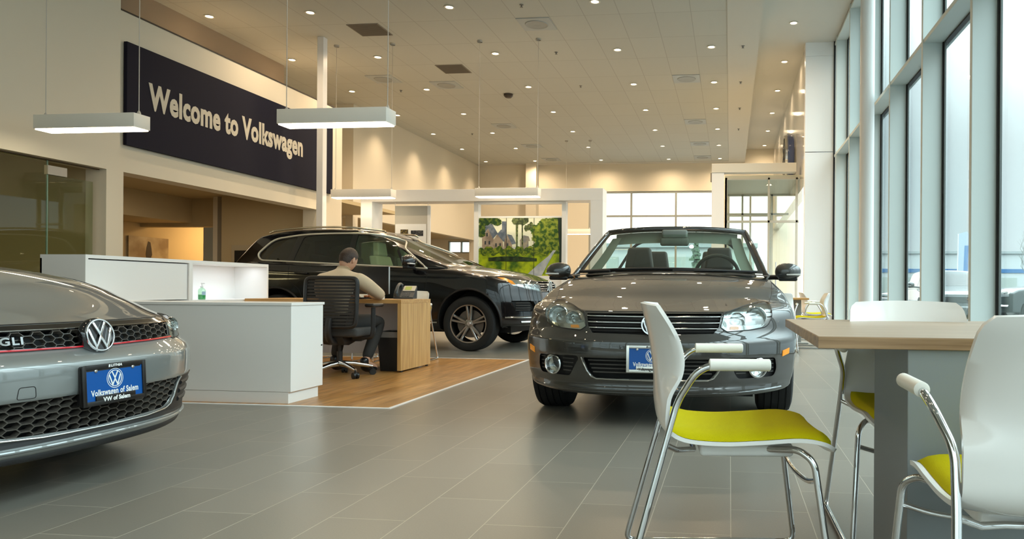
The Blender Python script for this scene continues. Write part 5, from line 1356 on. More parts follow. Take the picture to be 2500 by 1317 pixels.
for a, b in ((-.90, -.16), (.16, .90)):
    q = MB().grid(lambda u, v: ws(a+(b-a)*u, .99-.17*v, -.03-.05*math.sin(v*PI*.6)), 10, 5); vz.add(q.v, q.f)
vz.build('sun_visor', M_trimg, eos, fix=False)
q = MB().rbox((-.11, 1.80, 1.285), (.11, 1.92, 1.36), .02, 3).build('mirror_console', M_trimg, eos, smooth=50)
MB().rbox((-.122, 1.80, 1.222), (.122, 1.835, 1.290), .018, 3).build('interior_mirror', mat('mirror_back_grey', (.16, .17, .155), .5), eos, smooth=50)
MB().rbox((-.66, 1.27, .90), (.66, 1.75, .985), .04, 4).build('dashboard', mat('dash_grey', (.045, .045, .04), .7), eos, smooth=60)
MB().lathe([(.185, 0)], 4)
sw_ = [Vector((.36+.185*math.cos(a), 1.86-.06*math.sin(a), .965+.175*math.sin(a))) for a in [2*PI*i/36 for i in range(36)]]
MB().tube(sw_, .016, 10, closed=True).rbox((.36-.16, 1.85, .93), (.36+.16, 1.88, 1.0), .02, 3).build('steering_wheel', mat('wheel_grey', (.06, .06, .055), .6), eos, smooth=60)
M_leather = mat('charcoal_leather', (.055, .052, .046), .5)
for x in (-.37, .37):
    seat_back(eos, x, 2.30, .50, M_leather, .25, .54); seat_back(eos, x*.80, 3.18, .50, M_leather, .22, .55)
# wind hoop behind the seats
hp = fillet([(-.70, 2.80, .93), (-.47, 2.95, 1.335), (.47, 2.95, 1.335), (.70, 2.80, .93)], .13, 8)
MB().tube(smooth_path(hp[:1]+hp[1:-1]+hp[-1:], 2), .014, 10).build('roll_hoop', M_carblack, eos)
MB().rbox((-.70, 3.40, .94), (.70, 4.3, 1.01), .03, 3).build('rear_deck', M_eos, eos, smooth=50)
wp = [ws(-.95+1.55*i/12, .012+.02*math.sin(i/12*PI), .014) for i in range(13)]
MB().tube(wp, [.010]*13, 8).tube([ws(-.90+.3*i/5, -.01, .02) for i in range(6)], .012, 8).tube([ws(.05+.85*i/8, -.005+.02*i/8, .014) for i in range(9)], .008, 8).build('wiper', M_carblack, eos)
MB().grid(lambda u, v: Vector((-.76+1.52*u, 1.09+.11*abs(2*u-1)**2+v*.10, .975+.012*v-.02*abs(2*u-1)**2)), 20, 3).build('cowl_panel', M_carblack, eos, fix=False)
for s in (-1, 1): door_mirror(eos, (s*.78, 1.62, .955), (s*.925, 1.50, 1.000), M_eos, s, .86)
for s in (-1, 1):
    for wy in (.87, 3.45): wheel(eos, s*.775, wy, .335, .235, .225, s, 5)
MB().box((-.62, .35, .17), (.62, 4.2, .24)).build('underbody', M_recess, eos, smooth=0)
for m_ in ('S', 'L'):
    MB_ = line_on(S_eos, m_, [(1.42, .95), (1.44, .6), (1.40, .3), (1.5, .24), (2.75, .24), (2.95, .5), (2.93, .95)], .003, 0, 6, 5); MB_.build('door_gap', M_carblack, eos)
    c = S_eos.hit(m_, 2.7, .84, .02); MB().rbox((c.x-.012, 2.58, .826), (c.x+.012, 2.80, .852), .008, 2).build('door_handle', M_eos, eos, smooth=50)

# ----------------------------------------------------------------------------------------------
# silver car at the left, nose towards +x
# ----------------------------------------------------------------------------------------------
M_gli = mat('silver_grey_paint', (.25, .265, .26), .48, .45, coat=1.0, coat_rough=.015); bsdf(M_gli).inputs['Coat IOR'].default_value = 1.75
gz = lerp_tab([(0, .690), (.06, .706), (.15, .745), (.3, .82), (.6, .90), (.95, .955), (1.2, .975), (1.5, .98), (3.8, 1.02), (4.3, 1.0), (4.6, .94)])
gd = lerp_tab([(0, -.01), (.15, .03), (.4, .07), (1.0, .07), (1.4, .04), (4.6, .06)])
gw = lerp_tab([(.12, .90), (.2, .955), (.34, .995), (.5, 1.0), (.66, .985), (.8, .95), (.9, .90), (1.0, .86)])
gp = lerp_tab([(0, .97), (.35, 1.0), (.9, 1.0), (1.4, .97), (3.5, .98), (4.6, .86)])
gnz = lerp_tab([(.18, .075), (.205, .055), (.225, .030), (.25, .034), (.275, .040), (.41, .018), (.425, .004), (.50, .0), (.538, .001), (.552, .008), (.575, .030), (.592, .056), (.605, .066), (.66, .080), (.70, .105), (.74, .17), (.80, .26)])
def gli_deform(x, y, z):
    L, Hh, W = 4.6, .8, .90
    c = z/Hh; u = x/W; au = abs(u)
    zt = gz(y)-gd(y)*au**2.4; zb = .185+.02*au**3*(1 if y < .7 else 0); zz = zb+(zt-zb)*c
    fall = max(0, 1-y/1.15)**1.6
    ny = (.36*au**3.0+gnz(zz))*fall
    ty = -(.30*au**3+.2*max(0, zz-.55)+.10*max(0, .5-zz))*max(0, 1-(L-y)/1.0)**1.6
    fl_ = 0
    for wy in (.88, 3.52): fl_ = max(fl_, math.exp(-((y+ny-wy)/.40)**2)*math.exp(-((zz-.5)/.25)**2))
    return Vector((u*(W*gw(zz)*gp(y)+.014*fl_*(au > .5)), y+ny+ty, zz))
vs, fs = rounded_box(.90, 4.6, .8, .035, 40, 70, 34, gli_deform)
S_g = Surf(vs, fs)
gli = thing('silver_car', 'silver-grey sedan nose with honeycomb grille and red stripe at the left edge', 'car', (-2.56, 2.765, 0), rad(90))
ug = [(-.49, .674), (.49, .676), (.478, .612), (.0, .604), (-.478, .612)]
lg = rpoly([(-.480, .420), (.480, .420), (.455, .335), (.385, .287), (.0, .274), (-.385, .287), (-.455, .335)], [.01, .01, .02, .03, .0, .03, .02])
glampL = rpoly([(-.82, .695), (-.70, .712), (-.503, .690), (-.490, .612), (-.52, .598), (-.70, .605), (-.80, .640)], .012)
cut = [(sheet(S_g, 'F', ug, .08, -.045, axial=True), M_recess), (sheet(S_g, 'F', lg, .08, -.06, axial=True), M_recess)]
for P in (glampL, SYM(glampL)): cut.append((sheet(S_g, 'F', P, .09, -.05, axial=True), MATS['lamp_bezel_dark']))
for s in (-1, 1):
    for wy in (.88, 3.52): cut.append((prism_x(circ(wy, .335, .375), s*.58, s*1.2), M_recess))
car_body(S_g, cut, 'body', M_gli, gli)
M_hex = mat('honeycomb_black', (.075, .066, .056), .3)
hexmesh(S_g, ug, .052, .0270, -.018, .002, .0030).build('upper_grille', M_hex, gli, smooth=0)
hexmesh(S_g, lg, .062, .0290, -.030, .000, .0040).build('lower_grille', M_hex, gli, smooth=0)
M_gloss = mat('gloss_black', (.008, .007, .007), .08, coat=1)
sheet(S_g, 'F', [(-.50, .694), (.50, .696), (.495, .676), (-.495, .674)], .004, -.004).build('grille_top_trim', M_gloss, gli, smooth=40)
line_on(S_g, 'F', [(-.495, .6765), (0, .676), (.495, .6785)], .0028, .007, 6, 14).build('chrome_strip', M_chrome, gli)
line_on(S_g, 'F', [(-.485, .6065), (0, .5985), (.485, .6065)], .0036, .008, 8, 14).build('red_stripe', mat('red_trim', (.62, .008, .02), .3, coat=.5, emit=(.6, .01, .02), emit_s=.08), gli)
line_on(S_g, 'F', [(-.485, .611), (0, .603), (.485, .611)], .004, .003, 8, 14).build('grille_lower_trim', M_gloss, gli)
line_on(S_g, 'F', [(.487, .422), (.464, .335), (.435, .297), (.39, .281), (.25, .270), (0, .267), (-.25, .270), (-.39, .281), (-.435, .297), (-.464, .335), (-.487, .422)], .0042, .006, 8, 5).build('chrome_strip', mat('satin_chrome', (.62, .62, .60), .2, 1), gli)
cen = S_g.hit('F', 0, .640, .026)
RB = Matrix.Rotation(rad(-10), 4, 'X')
MB().lathe([(0, .020), (.074, .020), (.074, .0), (.069, -.008), (.0, -.006)], 56, axis='y').xf(Matrix.Translation(cen) @ RB).build('badge_base', M_gloss, gli)
e_ = MB(); emblem(e_, .068, .010, Matrix.Translation(cen+Vector((0, -.006, 0))) @ RB @ FACE, ring=.10, sw=.16); e_.build('front_badge', M_chrome, gli, smooth=30, bevel=.0012)
b = S_g.hit('F', -.338, .638, .014)
fit_text('model_badge', 'GLI', M_chrome, gli, Matrix.Translation(b) @ RB @ FACE, .092, .04, offset=.0012, spacing=1.15, extrude=.003)
line_on(S_g, 'F', [(-.50, .700), (0, .700), (.50, .702)], .0028, .001, 6, 10).build('hood_gap', M_carblack, gli)
line_on(S_g, 'T', [(.60, .30), (.70, .6), (.74, 1.0), (.74, 1.25)], .0025, 0, 6, 6).build('hood_gap', M_carblack, gli)
line_on(S_g, 'T', [(-.60, .30), (-.70, .6), (-.74, 1.0), (-.74, 1.25)], .0025, 0, 6, 6).build('hood_gap', M_carblack, gli)
line_on(S_g, 'F', rpoly([(-.365, .430), (-.300, .430), (-.305, .474), (-.360, .474)], .010), .0014, 0.0002, 5, 2, closed=True).build('tow_cover_gap', M_carblack, gli)
plate(gli, (.018, -.014, .448), rad(-3), mat('plate_frame_black', (.014, .012, .011), .35), True, 'VW of Salem')
MB().rbox((-.12, -.012, .37), (.155, .03, .53), .004).build('plate_bracket', M_carblack, gli, smooth=30)
for s, P in ((-1, glampL), (1, SYM(glampL))):
    hl = sheet(S_g, 'F', P, .002, -.003, .03).build('headlamp', M_lampglass, gli, smooth=60)
    lamp_bowl(hl, S_g, s*.715, .655, .045, -.03); lamp_bowl(hl, S_g, s*.595, .650, .040, -.03)
    line_on(S_g, 'F', P, .003, .001, 6, 2, closed=True).build('lamp_seal', M_carblack, gli)
# black lower bumper areas outside and under the chrome strip
for s in (-1, 1):
    sheet(S_g, 'F', [(s*x, z) for x, z in [(.493, .420), (.80, .424), (.82, .34), (.78, .268), (.45, .262), (.40, .272), (.445, .292), (.472, .335)]], .004, -.003, .04).build('bumper_corner', M_carblack, gli, smooth=50)
sheet(S_g, 'F', [(-.45, .262), (.45, .262), (.39, .274), (0, .262), (-.39, .274)][::1], .003, -.003, .05).build('bumper_lower', M_carblack, gli, smooth=50)
sheet(S_g, 'F', [(-.78, .264), (.78, .264), (.76, .250), (-.76, .250)], .004, -.003, .05).build('bumper_lower', M_carblack, gli, smooth=50)
# splitter and side air blades
line_on(S_g, 'F', [(-.83, .212), (-.6, .200), (0, .195), (.6, .200), (.83, .212)], .028, -.012, 12, 12, flat=.8).build('front_splitter', M_carblack, gli)
line_on(S_g, 'F', [(-.80, .242), (-.5, .236), (0, .234), (.5, .236), (.80, .242)], .008, .003, 8, 12).build('front_lip', M_gli, gli)
for s in (-1, 1):
    bl = MB()
    for z in (.385, .345, .305):
        l = line_on(S_g, 'F', [(s*.52, z), (s*.78, z+.004)], .015, -.002, 8, 5, flat=.9); bl.add(l.v, l.f)
    bl.build('side_air_blades', M_carblack, gli)
for s in (-1, 1): door_mirror(gli, (s*.78, 1.75, .965), (s*.93, 1.72, 1.01), M_gli, s, .85)
for s in (-1, 1):
    for wy in (.88, 3.52): wheel(gli, s*.76, wy, .335, .225, .228, s, 5)
MB().box((-.60, .3, .16), (.60, 4.3, .24)).build('underbody', M_recess, gli, smooth=0)
# cabin of the silver car
def greenhouse(W, z0, yf, yr, roof, front, rear, r=.05, wz=None, wy=None, n=(16, 30, 12)):
    """roof: y->z; front(z)/rear(z): y of the slanted ends at height z"""
    zt_ = max(roof(y) for y in (yf+1, (yf+yr)/2, yr-1))
    def d(x, y, z):
        L = yr-yf; c = z/(zt_-z0); b = y/L; u = x/W
        zz0 = z0+(zt_-z0)*c
        y0, y1 = front(zz0), rear(zz0); yy = y0+(y1-y0)*b
        zr = roof(yy) if c > .0 else z0
        zz = z0+(min(roof(yy), 9)-z0)*c-.028*abs(u)**3*c
        return Vector((u*W*wz(zz)*wy(yy), yy+.10*abs(u)**2.5*(1-b)*1.0-.12*abs(u)**2.5*b*c, zz))
    return rounded_box(W, yr-yf, zt_-z0, r, n[0], n[1], n[2], d)
gr_roof = lerp_tab([(1.2, 1.40), (2.0, 1.42), (2.6, 1.445), (3.3, 1.42), (4.0, 1.33)])
vs, fs = greenhouse(.76, .93, 1.2, 4.2, gr_roof, lambda z: 1.18+(z-.93)*1.55, lambda z: 4.15-(z-.93)*1.1, wz=lerp_tab([(.93, 1.0), (1.2, .92), (1.45, .76)]), wy=lerp_tab([(1.2, .94), (2.2, 1.0), (3.2, 1.0), (4.2, .88)]))
S_gg = Surf(vs, fs)
car_body(S_gg, [], 'roof', M_gli, gli)
M_tint = mat('dark_tinted_glass', (.010, .012, .011), .04, coat=1)
sheet(S_gg, 'F', [(-.66, .99), (.66, .99), (.54, 1.33), (-.54, 1.33)], .003, -.003, .08).build('windscreen', M_tint, gli, smooth=60)
for m_ in ('L', 'S'):
    sheet(S_gg, m_, rpoly([(1.62, 1.02), (3.55, 1.03), (3.30, 1.30), (2.1, 1.335)], .04), .003, -.003, .1).build('side_window', M_tint, gli, smooth=60)
    line_on(S_g, m_, [(1.42, .95), (1.44, .6), (1.40, .3), (1.5, .24), (2.45, .24), (2.47, .95)], .003, 0, 6, 5).build('door_gap', M_carblack, gli)
    c = S_g.hit(m_, 2.2, .84, .02); MB().rbox((c.x-.012, 2.12, .826), (c.x+.012, 2.34, .852), .008, 2).build('door_handle', M_gli, gli, smooth=50)

# ----------------------------------------------------------------------------------------------
# black SUV seen from its side
# ----------------------------------------------------------------------------------------------
M_suv = mat('black_paint', (.006, .0055, .007), .22, .3, coat=1.0, coat_rough=.02)
sz_ = lerp_tab([(0, .94), (.06, .965), (.2, 1.03), (.55, 1.10), (1.0, 1.155), (1.25, 1.175), (1.45, 1.13), (2.2, 1.145), (3.2, 1.19), (4.0, 1.225), (4.5, 1.24), (4.8, 1.18)])
sd_ = lerp_tab([(0, .0), (.2, .03), (.6, .075), (1.2, .08), (1.5, .02), (4.8, .03)])
sw2 = lerp_tab([(.24, .90), (.34, .96), (.5, .985), (.75, 1.0), (.95, .985), (1.1, .95), (1.25, .91)])
sp2 = lerp_tab([(0, .96), (.4, 1.0), (.9, 1.0), (1.6, .975), (3.0, .98), (4.0, .99), (4.8, .9)])
snz = lerp_tab([(.24, .10), (.28, .05), (.36, .02), (.44, .0), (.50, .01), (.66, .02), (.70, .03), (.78, .05), (.95, .09), (1.0, .16)])
def suv_deform(x, y, z):
    L, Hh, W = 4.78, 1.0, .965
    c = z/Hh; u = x/W; au = abs(u); zt = sz_(y)-sd_(y)*au**2.4; zb = .27+(.02 if y < .5 else 0)+.06*max(0, 1-y/.6); zz = zb+(zt-zb)*c
    fall = max(0, 1-y/1.2)**1.6; ny = (.40*au**3.2+snz(zz))*fall
    ty = -(.28*au**3+.15*max(0, zz-.9)+.10*max(0, .5-zz))*max(0, 1-(L-y)/1.0)**1.6
    fl_ = 0
    for wy in (.884, 3.78): fl_ = max(fl_, math.exp(-((y+ny-wy)/.46)**2)*math.exp(-((zz-.62)/.28)**2))
    crease = .008*math.exp(-((zz-(1.0+.02*y))/.03)**2)
    return Vector((u*(W*sw2(zz)*sp2(y)+(.018*fl_+crease)*(au > .5)), y+ny+ty, zz))
vs, fs = rounded_box(.965, 4.78, 1.0, .045, 36, 76, 34, suv_deform)
S_s = Surf(vs, fs)
suv = thing('suv_car', 'black sport utility vehicle standing side-on behind the desk', 'car', (-2.54, 10.39, 0), rad(86.2))
sgr = [(-.36, .950), (.36, .950), (.33, .80), (-.33, .80)]
slampL = rpoly([(-.36, .945), (-.55, .985), (-.86, 1.01), (-.80, .895), (-.60, .835), (-.345, .80)], .012)
s_int = rpoly([(-.85, .685), (-.60, .685), (-.52, .60), (-.60, .535), (-.80, .54)], .015)
cut = [(sheet(S_s, 'F', sgr, .08, -.05, axial=True), M_recess)]
for P in (slampL, SYM(slampL)): cut.append((sheet(S_s, 'F', P, .09, -.05, axial=True), MATS['lamp_bezel_dark']))
for P in (s_int, SYM(s_int)): cut.append((sheet(S_s, 'F', P, .09, -.04, axial=True), M_recess))
cut.append((sheet(S_s, 'F', [(-.48, .68), (.48, .68), (.40, .53), (-.40, .53)], .08, -.05, axial=True), M_recess))
for s in (-1, 1):
    for wy in (.884, 3.78): cut.append((prism_x(circ(wy, .395, .435), s*.60, s*1.3), M_recess))
car_body(S_s, cut, 'body', M_suv, suv)
for zs_, xe in (((.92, .885, .85, .82), .335), ((.655, .625, .595, .565), .44)):
    g_ = MB()
    for z in zs_:
        l = line_on(S_s, 'F', [(-xe, z), (0, z), (xe, z)], .0085, -.008, 8, 6, flat=.7); g_.add(l.v, l.f)
    g_.build('grille_bars', M_chrome, suv)
cen = S_s.hit('F', 0, .875, .012); e_ = MB(); emblem(e_, .085, .010, Matrix.Translation(cen) @ FACE); e_.lathe([(0, .012), (.088, .012), (.088, .001), (0, .001)], 40, axis='y', center=cen); e_.build('front_badge', M_chrome, suv, smooth=30)
for s, P in ((-1, slampL), (1, SYM(slampL))):
    hl = sheet(S_s, 'F', P, .003, -.003, .04).build('headlamp', M_lampglass, suv, smooth=60)
    lamp_bowl(hl, S_s, s*.47, .885, .052, -.03); lamp_bowl(hl, S_s, s*.62, .910, .052, -.03)
    sheet(S_s, 'F', [(s*x, z) for x, z in [(.36, .82), (.60, .855), (.74, .885), (.73, .915), (.60, .88), (.37, .85)]], -.008, -.02, .04).build('lamp_strip', M_lampchrome, hl)
    sheet(S_s, 'F', [(s*x, z) for x, z in [(.76, .905), (.80, .905), (.85, .995), (.78, .995)]], .004, -.01, .03).build('indicator', M_amber, hl)
    q_ = MB()
    for z in (.655, .62, .585, .557):
        l = line_on(S_s, 'F', [(s*.80, z), (s*.62, z)], .006, -.008, 6, 4); q_.add(l.v, l.f)
    q_.build('intake_slats', MATS['grille_slat_grey'], suv)
    sheet(S_s, 'F', [(s*x, z) for x, z in [(.52, .68), (.58, .68), (.50, .54), (.42, .54)]], .012, -.005, .04).build('intake_blade', M_suv, suv, smooth=50)
    fo = line_on(S_s, 'F', [(s*.62, .40), (s*.74, .40)], .028, -.01, 12, 3, flat=.6).build('fog_lamp', M_lampchrome, suv)
line_on(S_s, 'F', [(-.90, .462), (-.6, .460), (0, .458), (.6, .460), (.90, .462)], .016, .0, 10, 12, flat=.55).build('chrome_strip', M_chrome, suv)
line_on(S_s, 'F', [(-.85, .33), (-.5, .30), (0, .29), (.5, .30), (.85, .33)], .03, -.02, 10, 12, flat=.5).build('skid_plate', M_carblack, suv)
for m_ in ('L', 'S'):
    for wy in (.884, 3.78):
        P = [(wy+.447*math.cos(a), .395+.447*math.sin(a)) for a in [rad(-12)+rad(204)*i/26 for i in range(27)]]
        line_on(S_s, m_, P, .017, .0, 8, 1, flat=.7).build('arch_trim', M_carblack, suv)
    for yy, top in ((1.50, 1.10), (2.70, 1.15)):
        line_on(S_s, m_, [(yy, top), (yy+.02, .7), (yy, .36)], .003, 0, 6, 6).build('door_gap', M_recess, suv)
    line_on(S_s, m_, [(3.62, 1.17), (3.60, .95), (3.42, .82), (3.30, .55)], .003, 0, 6, 6).build('door_gap', M_recess, suv)
    line_on(S_s, m_, [(1.35, .38), (3.25, .38)], .012, .0, 8, 8).build('sill_trim', mat('sill_chrome', (.5, .48, .45), .2, 1), suv)
    for yy in (2.42, 3.40):
        c = S_s.hit(m_, yy, 1.045, .022); MB().rbox((c.x-.012, yy-.10, 1.033), (c.x+.012, yy+.10, 1.058), .009, 2).build('door_handle', M_suv, suv, smooth=50)
s_roof = lerp_tab([(1.2, 1.60), (2.1, 1.615), (2.4, 1.662), (2.75, 1.700), (3.2, 1.712), (3.7, 1.700), (4.15, 1.650), (4.45, 1.595)])
s_front = lerp_tab([(1.10, 1.12), (1.18, 1.22), (1.38, 1.64), (1.55, 2.02), (1.63, 2.25), (1.71, 2.50)])
s_rear = lerp_tab([(1.10, 4.66), (1.25, 4.62), (1.45, 4.53), (1.60, 4.46), (1.71, 4.38)])
s_wz = lerp_tab([(1.1, 1.0), (1.3, .93), (1.5, .845), (1.62, .78), (1.72, .72)])
s_wy = lerp_tab([(1.1, .90), (1.6, .955), (2.4, .99), (3.4, .995), (4.0, .96), (4.6, .88)])
vs, fs = greenhouse(.90, 1.10, 1.12, 4.66, s_roof, s_front, s_rear, wz=s_wz, wy=s_wy, n=(20, 44, 18))
S_r = Surf(vs, fs)
in_v = [Vector((v.x*.93, 2.9+(v.y-2.9)*.965, 1.05+(v.z-1.05)*.945)) for v in vs]
winfr = rpoly([(1.62, 1.135), (2.665, 1.185), (2.665, 1.600), (2.40, 1.585), (2.13, 1.49), (1.85, 1.32)], [.02, .02, .03, .08, .12, .1])
winrr = rpoly([(2.74, 1.188), (3.585, 1.225), (3.50, 1.575), (3.2, 1.605), (2.74, 1.603)], [.02, .02, .04, .1, .03])
winq = rpoly([(3.68, 1.228), (4.12, 1.245), (4.185, 1.32), (3.97, 1.515), (3.60, 1.572)], [.02, .04, .06, .08, .03])
cut = [(MB().add(in_v, fs), mat('headliner', (.55, .52, .45), .8))]
for P in (winfr, winrr, winq): cut.append((prism_x(P, -1.4, 1.4), M_carblack))
cut.append((MB().prism(rpoly([(-.68, 1.19), (.68, 1.19), (.545, 1.585), (-.545, 1.585)], .05), 'y', .5, 2.6), M_carblack))
cut.append((MB().prism(rpoly([(-.62, 1.30), (.62, 1.30), (.52, 1.55), (-.52, 1.55)], .05), 'y', 4.2, 5.2), M_carblack))
car_body(S_r, cut, 'roof', M_suv, suv)
M_gfront = thin_glass('green_tinted_glass', (.86, .93, .82), .09)
M_grear = thin_glass('privacy_glass', (.22, .26, .20), .09)
for m_ in ('L', 'S'):
    sheet(S_r, m_, winfr, -.006, -.007, .08).build('front_window', M_gfront, suv, smooth=60)
    sheet(S_r, m_, winrr, -.006, -.007, .08).build('rear_window', M_grear, suv, smooth=60)
    sheet(S_r, m_, winq, -.006, -.007, .08).build('quarter_window', M_grear, suv, smooth=60)
    outl = rpoly([(1.545, 1.118), (4.13, 1.232), (4.215, 1.32), (3.99, 1.540), (3.5, 1.606), (3.0, 1.618), (2.60, 1.616), (2.34, 1.595), (2.06, 1.485), (1.80, 1.318)], [.01, .05, .06, .12, .2, .3, .2, .1, .1, .1])
    line_on(S_r, m_, outl, .015, .005, 8, 3, flat=.8, closed=True).build('window_chrome', mat('warm_chrome', (.85, .79, .66), .3, .25), suv)
    sheet(S_r, m_, [(2.66, 1.185), (2.745, 1.185), (2.745, 1.608), (2.66, 1.608)], .003, -.002, .08).build('pillar_cover', M_gloss, suv, smooth=50)
    sheet(S_r, m_, [(1.86, 1.16), (1.90, 1.16), (2.08, 1.47), (2.03, 1.44)], .003, -.008, .08).build('window_divider', M_carblack, suv, smooth=50)
    rr = [S_r.hit(m_, y, z, .035) for y, z in ((4.10, 1.60), (4.0, 1.63), (3.6, 1.665), (3.2, 1.675), (2.8, 1.665), (2.45, 1.63), (2.38, 1.60))]
    rr = [Vector((p.x*.97, p.y, p.z+.012)) for p in rr]
    MB().tube(smooth_path(rr, 5), .014, 10).build('roof_rail', mat('rail_silver', (.55, .50, .40), .25, 1), suv)
sheet(S_r, 'F', rpoly([(-.69, 1.18), (.69, 1.18), (.555, 1.59), (-.555, 1.59)], .05), -.004, -.005, .1).build('windscreen', thin_glass('suv_windscreen', (.55, .60, .50), .10), suv, smooth=60)
sheet(S_r, 'R', rpoly([(-.63, 1.30), (.63, 1.30), (.53, 1.55), (-.53, 1.55)], .05), -.004, -.005, .1).build('rear_windscreen', M_grear, suv, smooth=60)
MB().rbox((-.42, 4.16, 1.585), (.42, 4.44, 1.61), .012, 3).build('roof_spoiler', M_suv, suv, smooth=50)
M_cream = mat('cream_leather', (.78, .75, .62), .6)
for x in (-.38, .38):
    seat_back(suv, x, 2.42, .95, M_cream, .25, .36); seat_back(suv, x, 3.35, .95, MATS['charcoal_leather'], .27, .38)
MB().rbox((-.72, 1.42, 1.10), (.72, 1.85, 1.20), .05, 4).build('dashboard', MATS['dash_grey'], suv, smooth=60)
sw_ = [Vector((.38+.18*math.cos(a), 1.98-.06*math.sin(a), 1.16+.17*math.sin(a))) for a in [2*PI*i/32 for i in range(32)]]
MB().tube(sw_, .015, 8, closed=True).build('steering_wheel', MATS['wheel_grey'], suv)
for s in (-1, 1): door_mirror(suv, (s*.84, 1.72, 1.11), (s*1.04, 1.72, 1.21), M_suv, s, 1.15)
for s in (-1, 1):
    for wy in (.884, 3.78): wheel(suv, s*.84, wy, .371, .255, .262, s, 5, twin=True)
MB().box((-.65, .4, .24), (.65, 4.5, .34)).build('underbody', M_recess, suv, smooth=0)
# ================= outside the glass =================
M_asph = mat('wet_asphalt', (.16, .17, .175), .5); noise_tint(M_asph, (.09, .10, .105), (.14, .15, .155), nscale=1.3, detail=5)
g = MB().box((2.62, -60, -.14), (90, 27.7, -.1)).box((-60, 27.7, -.14), (90, 120, -.1)).box((-60, -60, -.14), (2.62, -6.2, -.1))
struct(g.build('floor_forecourt', M_asph, smooth=0))
M_bw = mat('outside_white_wall', (.40, .43, .43), .6); M_bb = mat('outside_blue_band', (.03, .12, .27), .5); M_bg = mat('outside_green_glass', (.30, .34, .31), .3)
def building(lab, x0, x1, y0, y1, hgt, band=None, wins=()):
    b = thing('distant_building', lab, 'building', ((x0+x1)/2, (y0+y1)/2, -.1)); w, d = (x1-x0)/2, (y1-y0)/2
    MB().box((-w, -d, 0), (w, d, hgt)).build('wall', M_bw, b, smooth=0)
    MB().box((-w-.2, -d-.2, hgt), (w+.2, d+.2, hgt+.25)).build('roof_edge', mat('outside_roof', (.26, .29, .29), .6), b, smooth=0)
    if band: MB().box((-w-.05, -d-.08, band), (w+.05, -d, band+.4)).build('blue_band', M_bb, b, smooth=0)
    for (a, c, z0, z1) in wins: MB().box((a, -d-.06, z0), (c, -d+.02, z1)).build('window', M_bg, b, smooth=0)
    return b
building('white commercial building with blue band, seen through the tall right windows', 12, 60, 80, 95, 4.9, 2.9, [(-22+i*4.2, -19+i*4.2, .8, 2.4) for i in range(10)])
building('pale building with green glazing beyond the back window', -12, 1.5, 46, 54, 3.6, None, [(-6+i*2.4, -4.2+i*2.4, .7, 1.6) for i in range(5)]+[(-6+i*2.4, -4.2+i*2.4, 2.0, 3.0) for i in range(5)])
building('pale building behind the viewpoint across the lot', -30, 20, -45, -38, 5.0, 3.0, [(-20+i*4.2, -17+i*4.2, .8, 2.4) for i in range(9)])
def bare_tree(lab, loc, h, seed, spread=1.0):
    rnd = random.Random(seed); t = thing('bare_tree', lab, 'tree', loc); mb = MB(); tw = MB()
    def grow(p, d, l, r, lev):
        pts = [p]; q = p.copy(); dd = d.copy()
        for _ in range(4):
            dd = (dd+Vector((rnd.uniform(-.13, .13), rnd.uniform(-.13, .13), .05))).normalized(); q = q+dd*l/4; pts.append(q.copy())
        (mb if lev < 2 else tw).tube(pts, [r*(1-.12*i) for i in range(5)], 6)
        if lev < 4:
            for k in range(3 if lev else 5):
                b = pts[rnd.randint(1, 4)]; nd_ = (dd+Vector((rnd.uniform(-.7, .7), rnd.uniform(-.7, .7), rnd.uniform(.0, .5)))*spread).normalized(); grow(b, nd_, l*rnd.uniform(.55, .75), r*.5, lev+1)
    grow(Vector((0, 0, 0)), Vector((0, 0, 1)), h*.42, h*.016, 0)
    m = mat('grey_bark', (.16, .17, .15), .8)
    mb.build('trunk', m, t); tw.build('twigs', m, t)
bare_tree('bare winter tree beyond the rightmost window pane', (18.5, 47.5, -.1), 6.6, 3)
def conifer(lab, loc, h):
    t = thing('conifer_tree', lab, 'tree', loc); mb = MB(); rnd = random.Random(5)
    for i in range(90):
        z = h*(.12+.86*i/90); r = h*.17*(1-i/92)*rnd.uniform(.7, 1.15); a = rnd.uniform(0, 2*PI)
        mb.lathe([(r*.5, .12), (r*.55, 0), (.01, h*.06)], 6, (math.cos(a)*r*.5, math.sin(a)*r*.5, z))
    mb.build('foliage', mat('dark_conifer', (.06, .10, .06), .8), t, smooth=0); MB().cyl((0, 0, 0), (0, 0, h*.3), h*.02).build('trunk', MATS['grey_bark'], t)
conifer('dark conifer beyond the back window, left of the driver headrest', (-1.9, 41, -.1), 4.3)
conifer('narrow dark conifer beyond the back window on its left side', (-7.5, 43, -.1), 3.0)
# feather flag
ff_ = thing('feather_flag', 'tall white and blue feather flag standing in the lot', 'flag', (9.6, 32.5, -.1))
MB().cyl((0, 0, 0), (.05, 0, 3.4), .025, n=8).build('pole', mat('flag_pole', (.6, .6, .6), .4), ff_)
MB().prism([(.06, .9), (.62, .95), (.72, 2.2), (.66, 3.1), (.40, 3.5), (.06, 3.4)], 'y', -.01, .01).build('banner_cloth', mat('flag_cloth', (.34, .42, .52), .6), ff_, smooth=0)
MB().prism([(.24, 1.2), (.42, 1.2), (.46, 2.9), (.30, 2.9)], 'y', -.015, .015).build('banner_stripe', mat('flag_blue', (.07, .18, .36), .6), ff_, smooth=0)
